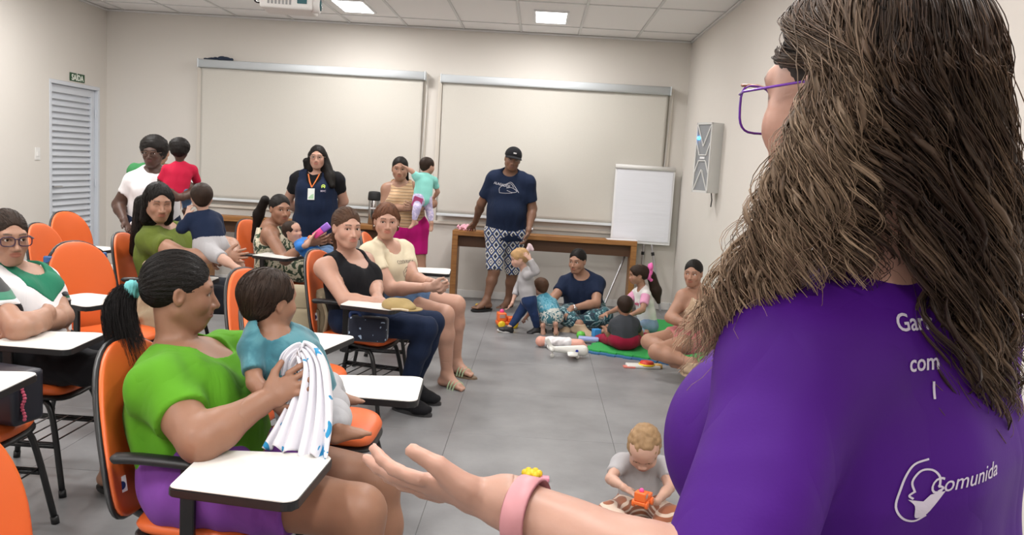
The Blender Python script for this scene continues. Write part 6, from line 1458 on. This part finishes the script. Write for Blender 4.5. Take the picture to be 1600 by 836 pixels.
def cloth_heap(name, lab, c, r, m, seed=1, cat='cloth'):
    V_, Q_ = mesh_of([ell((0, 0, r * .3), (r, r * .7, r * .55)), ell((r * .6, 0, r * .2), (r * .6, r * .5, r * .35))], .006, disp=folds(r * .22, 70, seed, (1, 1, 1)), planes=[((0, 0, 0), (0, 0, -1))]); o = obj(name, np_mesh(name, V_, Q_), m, None, loc=c); tag(o, lab, cat); return o
PNK = fabric('pale_pink_cloth', (.75, .40, .48)); cloth_heap('pink_cloth', 'crumpled pink cloth at the left end of the right console table', (-.77, 9.26, zc), .075, PNK)
c = V3(*(-0.062, 8.56, 0.726)); V_, Q_ = mesh_of([rc(c, c + V3(-.01, 0, -.07), .014, .026), rc(c, c + V3(.04, 0, -.05), .012, .022)], .006, disp=folds(.008, 60, 4)); o = obj('pink_towel', np_mesh('pink_towel', V_, Q_), fabric('blush_cloth', (.72, .55, .58))); tag(o, 'pale pink cloth held in the lowered hand of the man', 'cloth')
c = V3(*(-3.323, 6.95, 0.836)); V_, Q_ = mesh_of([rc(c, c + V3(.06, 0, .03), .022, .026)], .006, disp=folds(.006, 80, 4)); o = obj('white_towel', np_mesh('white_towel', V_, Q_), WHITEC); tag(o, 'small white cloth in the lowered hand of the woman with afro', 'cloth')
c = V3(*(-1.131, 8.04, 1.106)); bm = bm_new(); add_box(bm, (-.045, -.006, -.05), (.045, .006, .05), .004, 1, Matrix.Rotation(.3, 4, 'Y')); o = obj('pink_booklet', bm, fabric('magenta_card', (.35, .06, .16)), None, loc=tuple(c)); tag(o, 'small dark pink booklet held against the lavender leggings', 'booklet')
# toy phone in the baby's hands
t = empty('toy_phone', 'pink and purple toy held up by the baby in blue', 'toy', (-1.633, 6.42, 0.915)); Mr = Matrix.Rotation(-.7, 4, 'Y')
PK = mat('toy_pink', (.80, .08, .30), .35); VI = mat('toy_violet', (.28, .12, .55), .35); ORA = mat('toy_orange', (.85, .16, .03), .35); YEL = mat('toy_yellow', (.85, .60, .03), .35); LGR = mat('toy_green', (.12, .50, .06), .35); TBL = mat('toy_blue', (.05, .28, .62), .35)
bm = bm_new(); add_box(bm, (-.06, -.012, -.025), (.03, .012, .025), .010, 2, Mr); obj('handset', bm, PK, t, True)
bm = bm_new(); add_box(bm, (.02, -.014, -.027), (.09, .014, .027), .012, 2, Mr); obj('antenna_end', bm, VI, t, True)
bm = bm_new(); bmesh.ops.create_uvsphere(bm, u_segments=10, v_segments=8, radius=.02, matrix=Matrix.Translation((-.07, -.01, -.05))); obj('ring', bm, ORA, t, True)
# toys on the floor
def toy_truck(name, lab, loc, rz, s=1.0, wheel=YEL):
    t = empty(name, lab, 'toy', loc, rz)
    obj('chassis', box((-.075 * s, -.04 * s, .022 * s), (.075 * s, .04 * s, .045 * s), .006 * s), ORA, t, True)
    obj('cab', box((-.070 * s, -.038 * s, .044 * s), (-.010 * s, .038 * s, .105 * s), .012 * s, 3), ORA, t, True)
    obj('bed', box((.0, -.038 * s, .044 * s), (.072 * s, .038 * s, .075 * s), .008 * s), ORA, t, True)
    obj('window', box((-.062 * s, -.0405 * s, .070 * s), (-.022 * s, .0405 * s, .095 * s), .004 * s), mat('toy_window', (.5, .3, .25), .3), t)
    bm = bm_new(); bmesh.ops.create_uvsphere(bm, u_segments=10, v_segments=8, radius=.016 * s, matrix=Matrix.Translation((-.04 * s, 0, .112 * s))); obj('driver', bm, PK, t, True)
    for x in (-.045, .045):
        for y in (-.042, .042): obj('wheel', lathe([(.006 * s, -.009 * s), (.024 * s, -.009 * s), (.026 * s, 0), (.024 * s, .009 * s), (.006 * s, .009 * s)], 16, Matrix.Translation((x * s, y * s, .026 * s)) @ Matrix.Rotation(PI / 2, 4, 'X')), wheel, t, True)
toy_truck('toy_truck', 'orange toy truck with yellow wheels beside the walking toddler', (-.215, 7.86, 0), .25, 1.35)
toy_truck('toy_truck', 'small orange toy car in the lap of the curly haired toddler', (0.486, 3.24, 0.2), 1.1, .62, ORA)
MATG = mat('foam_green', (.03, .34, .075), .75, bump=(200, .15, .001)); MATB = mat('foam_blue', (.03, .13, .28), .75)
def foam(x0, y0, n=9, s=.62, th=.012):
    pts = []; d = s / n
    for sd in range(4):
        for k in range(n):
            e = .016 if k % 2 else 0; a = [(k * d, -e), (s + e, k * d), (s - k * d, s + e), (-e, s - k * d)][sd]; b = [((k + 1) * d, -e), (s + e, (k + 1) * d), (s - (k + 1) * d, s + e), (-e, s - (k + 1) * d)][sd]; pts += [a, b]
    out = []
    for p in pts:
        if not out or (abs(p[0] - out[-1][0]) + abs(p[1] - out[-1][1])) > 1e-6: out.append(p)
    return out
def play_mat(name, lab, m, loc, rz, nx, ny, th):
    t = empty(name, lab, 'mat', loc, rz)
    for i in range(nx):
        for j in range(ny):
            bm = bm_new(); add_prism(bm, rounded(foam(0, 0), .003, 1), 0, th); obj('foam_tile', bm, m, t, loc=(i * .632, j * .632, 0))
play_mat('play_mat', 'green interlocking foam play mat under the seated children', MATG, (.47, 7.02, .0125), math.radians(-22), 2, 3, .012)
play_mat('play_mat', 'dark blue foam mat peeking out below the green mat', MATB, (.455, 6.97, .0), math.radians(-22), 2, 3, .012)
# airplane toy
t = empty('toy_airplane', 'white toy airplane with blue dot on the floor by the doll', 'toy', (.33, 6.72, 0), math.radians(12)); TW = mat('toy_white', (.72, .72, .68), .35)
V_, Q_ = mesh_of([rc((-.13, 0, .07), (.11, 0, .062), .022, .045, side=(0, 1, 0), ratio=.9), rc((-.15, 0, .08), (-.19, 0, .14), .014, .020, side=(0, 1, 0), ratio=.5), rc((-.16, -.06, .075), (-.16, .06, .075), .015, .015)], .004); obj('fuselage', np_mesh('fuselage', V_, Q_), TW, t)
bm = bm_new(); add_prism(bm, rounded([(-.05, -.15), (.03, -.15), (.07, 0), (.03, .15), (-.05, .15), (-.02, 0)], .02), .045, .058, .003); obj('wing', bm, TW, t, True)
obj('blue_dot', lathe([(.012, 0), (.012, .003)], 14, Matrix.Translation((.05, -.0395, .065)) @ Matrix.Rotation(PI / 2, 4, 'X')), mat('dot_blue', (.02, .04, .35), .4), t)
for x, y in ((-.14, 0), (.06, -.03), (.06, .03)): obj('wheel', lathe([(.004, -.006), (.016, -.006), (.016, .006), (.004, .006)], 12, Matrix.Translation((x, y, .016)) @ Matrix.Rotation(PI / 2, 4, 'X')), TW, t, True)
bm = bm_new()
for y in (-.03, .03): add_tube(bm, [(.06, y, .02), (.06, y, .05)], .005, 6)
add_tube(bm, [(-.14, 0, .02), (-.14, 0, .06)], .005, 6); obj('struts', bm, TW, t)
# baby doll
DS = mat('doll_skin', (.72, .36, .28), .45); dl = empty('baby_doll', 'baby doll in a white romper lying on the floor left of the green mat', 'doll', (.30, 7.08, 0), math.radians(4))
V_, Q_ = mesh_of([rc((-.20, .0, .05), (-.19, 0, .05), .045, .042), rc((.02, 0, .045), (.13, -.01, .045), .038, .042, side=(0, 1, 0), ratio=1.2), rc((.10, .03, .05), (.17, .06, .03), .02, .015), rc((.10, -.03, .05), (.18, -.03, .03), .02, .015), rc((-.13, -.05, .04), (-.12, -.11, .02), .016, .013), rc((-.12, .05, .05), (-.16, .10, .06), .016, .013)], .005); obj('doll_body', np_mesh('doll_body', V_, Q_), DS, dl)
V_, Q_ = mesh_of([rc((-.14, 0, .05), (.03, 0, .05), .042, .046, side=(0, 1, 0), ratio=1.25), rc((-.12, -.03, .05), (-.13, -.07, .04), .024, .022), rc((-.11, .03, .06), (-.13, .07, .06), .024, .022)], .005, disp=folds(.003, 70, 2)); obj('romper', np_mesh('romper', V_, Q_), WHITEC, dl)
# blocks, rattles, book
def simple(name, lab, cat, bm, m, loc, rz=0, smooth=True):
    o = obj(name, bm, m, None, smooth, loc=loc); o.rotation_euler = (0, 0, rz); tag(o, lab, cat); return o
simple('green_ball', 'small green toy ball near the head of the mat', 'toy', lathe([(.002, 0), (.03, .008), (.042, .035), (.032, .064), (.002, .075)], 16), LGR, (.46, 7.52, 0))
simple('blue_block', 'blue toy block stack beside the green ball', 'toy', box((-.035, -.03, 0), (.035, .03, .07), .006), TBL, (.60, 7.56, .025), .4)
simple('lilac_tray', 'pale blue toy tray in front of the blue block', 'toy', box((-.09, -.04, 0), (.09, .04, .03), .01), mat('toy_lilac', (.35, .42, .72), .4), (.52, 7.36, .025), -.1)
simple('pink_rattle', 'dark pink toy handle standing on the mat', 'toy', tube(smooth_path([(0, 0, 0), (.0, 0, .06), (.02, 0, .11), (.05, 0, .12)]), .013, 8), mat('toy_dark_pink', (.50, .05, .14), .4), (.70, 7.50, .025))
t = empty('activity_toy', 'red, yellow and white toy book on the floor at the mat edge', 'toy', (.90, 6.56, 0), .1)
obj('base_board', box((-.13, -.05, 0), (.13, .05, .022), .008), TW, t, True); obj('red_dial', lathe([(.055, .022), (.058, .032), (.05, .048), (.03, .05)], 20, Matrix.Translation((.03, 0, 0))), mat('toy_red', (.60, .04, .02), .35), t, True)
obj('yellow_ring', lathe([(.062, .018), (.066, .025), (.062, .032), (.056, .032)], 20, Matrix.Translation((.03, 0, 0))), YEL, t, True); obj('pink_flap', box((-.16, -.06, .0), (-.07, .0, .012), .004), mat('toy_salmon', (.65, .20, .16), .5), t)
obj('yellow_knob', box((.10, -.03, .0), (.15, .03, .03), .01), mat('toy_ochre', (.70, .42, .12), .5), t, True)
t = empty('toy_flower', 'yellow toy flower with pink petal on the floor behind the wristband', 'toy', (.055, 3.98, 0), 0)
bm = bm_new()
for k in range(6): bmesh.ops.create_uvsphere(bm, u_segments=10, v_segments=6, radius=.018, matrix=Matrix.Translation((.034 * math.cos(k * PI / 3), .034 * math.sin(k * PI / 3), .03)))
obj('petals', bm, YEL, t, True); obj('centre', lathe([(.03, 0), (.035, .02), (.022, .045), (.0, .048)], 16), YEL, t, True); obj('pink_petal', box((.04, -.03, .0), (.085, .01, .02), .006), mat('toy_rose', (.8, .3, .4), .4), t, True)
t = empty('toy_disc', 'small yellow and red toy by the flip-flop of the man', 'toy', (-.55, 8.86, 0)); obj('red_base', lathe([(.04, 0), (.044, .012), (.035, .022)], 16), mat('toy_red', (.6, .04, .02), .35), t, True); obj('yellow_top', lathe([(.034, .022), (.036, .032), (.025, .042)], 16), YEL, t, True)
simple('toy_doll_head', 'cream and orange toy figure between the girl and the mat toys', 'toy', lathe([(.002, 0), (.05, .01), (.06, .05), (.05, .10), (.02, .125), (.002, .13)], 16), mat('toy_cream', (.75, .50, .32), .5), (.86, 7.62, .025))
simple('blue_bottle', 'bright blue plastic toy beside the knee of the woman in navy', 'toy', lathe([(.04, 0), (.045, .02), (.045, .12), (.02, .15), (.018, .17)], 16), mat('toy_bright_blue', (.02, .10, .62), .3), (.37, 8.05, 0))
t = empty('pencil_strip', 'pink-orange pen and blue clip on the rack under the middle seat', 'pen', (-.86, 4.72, .232)); obj('pen', tube([(-.05, 0, .005), (.08, .01, .005)], .006, 6), ORA, t)
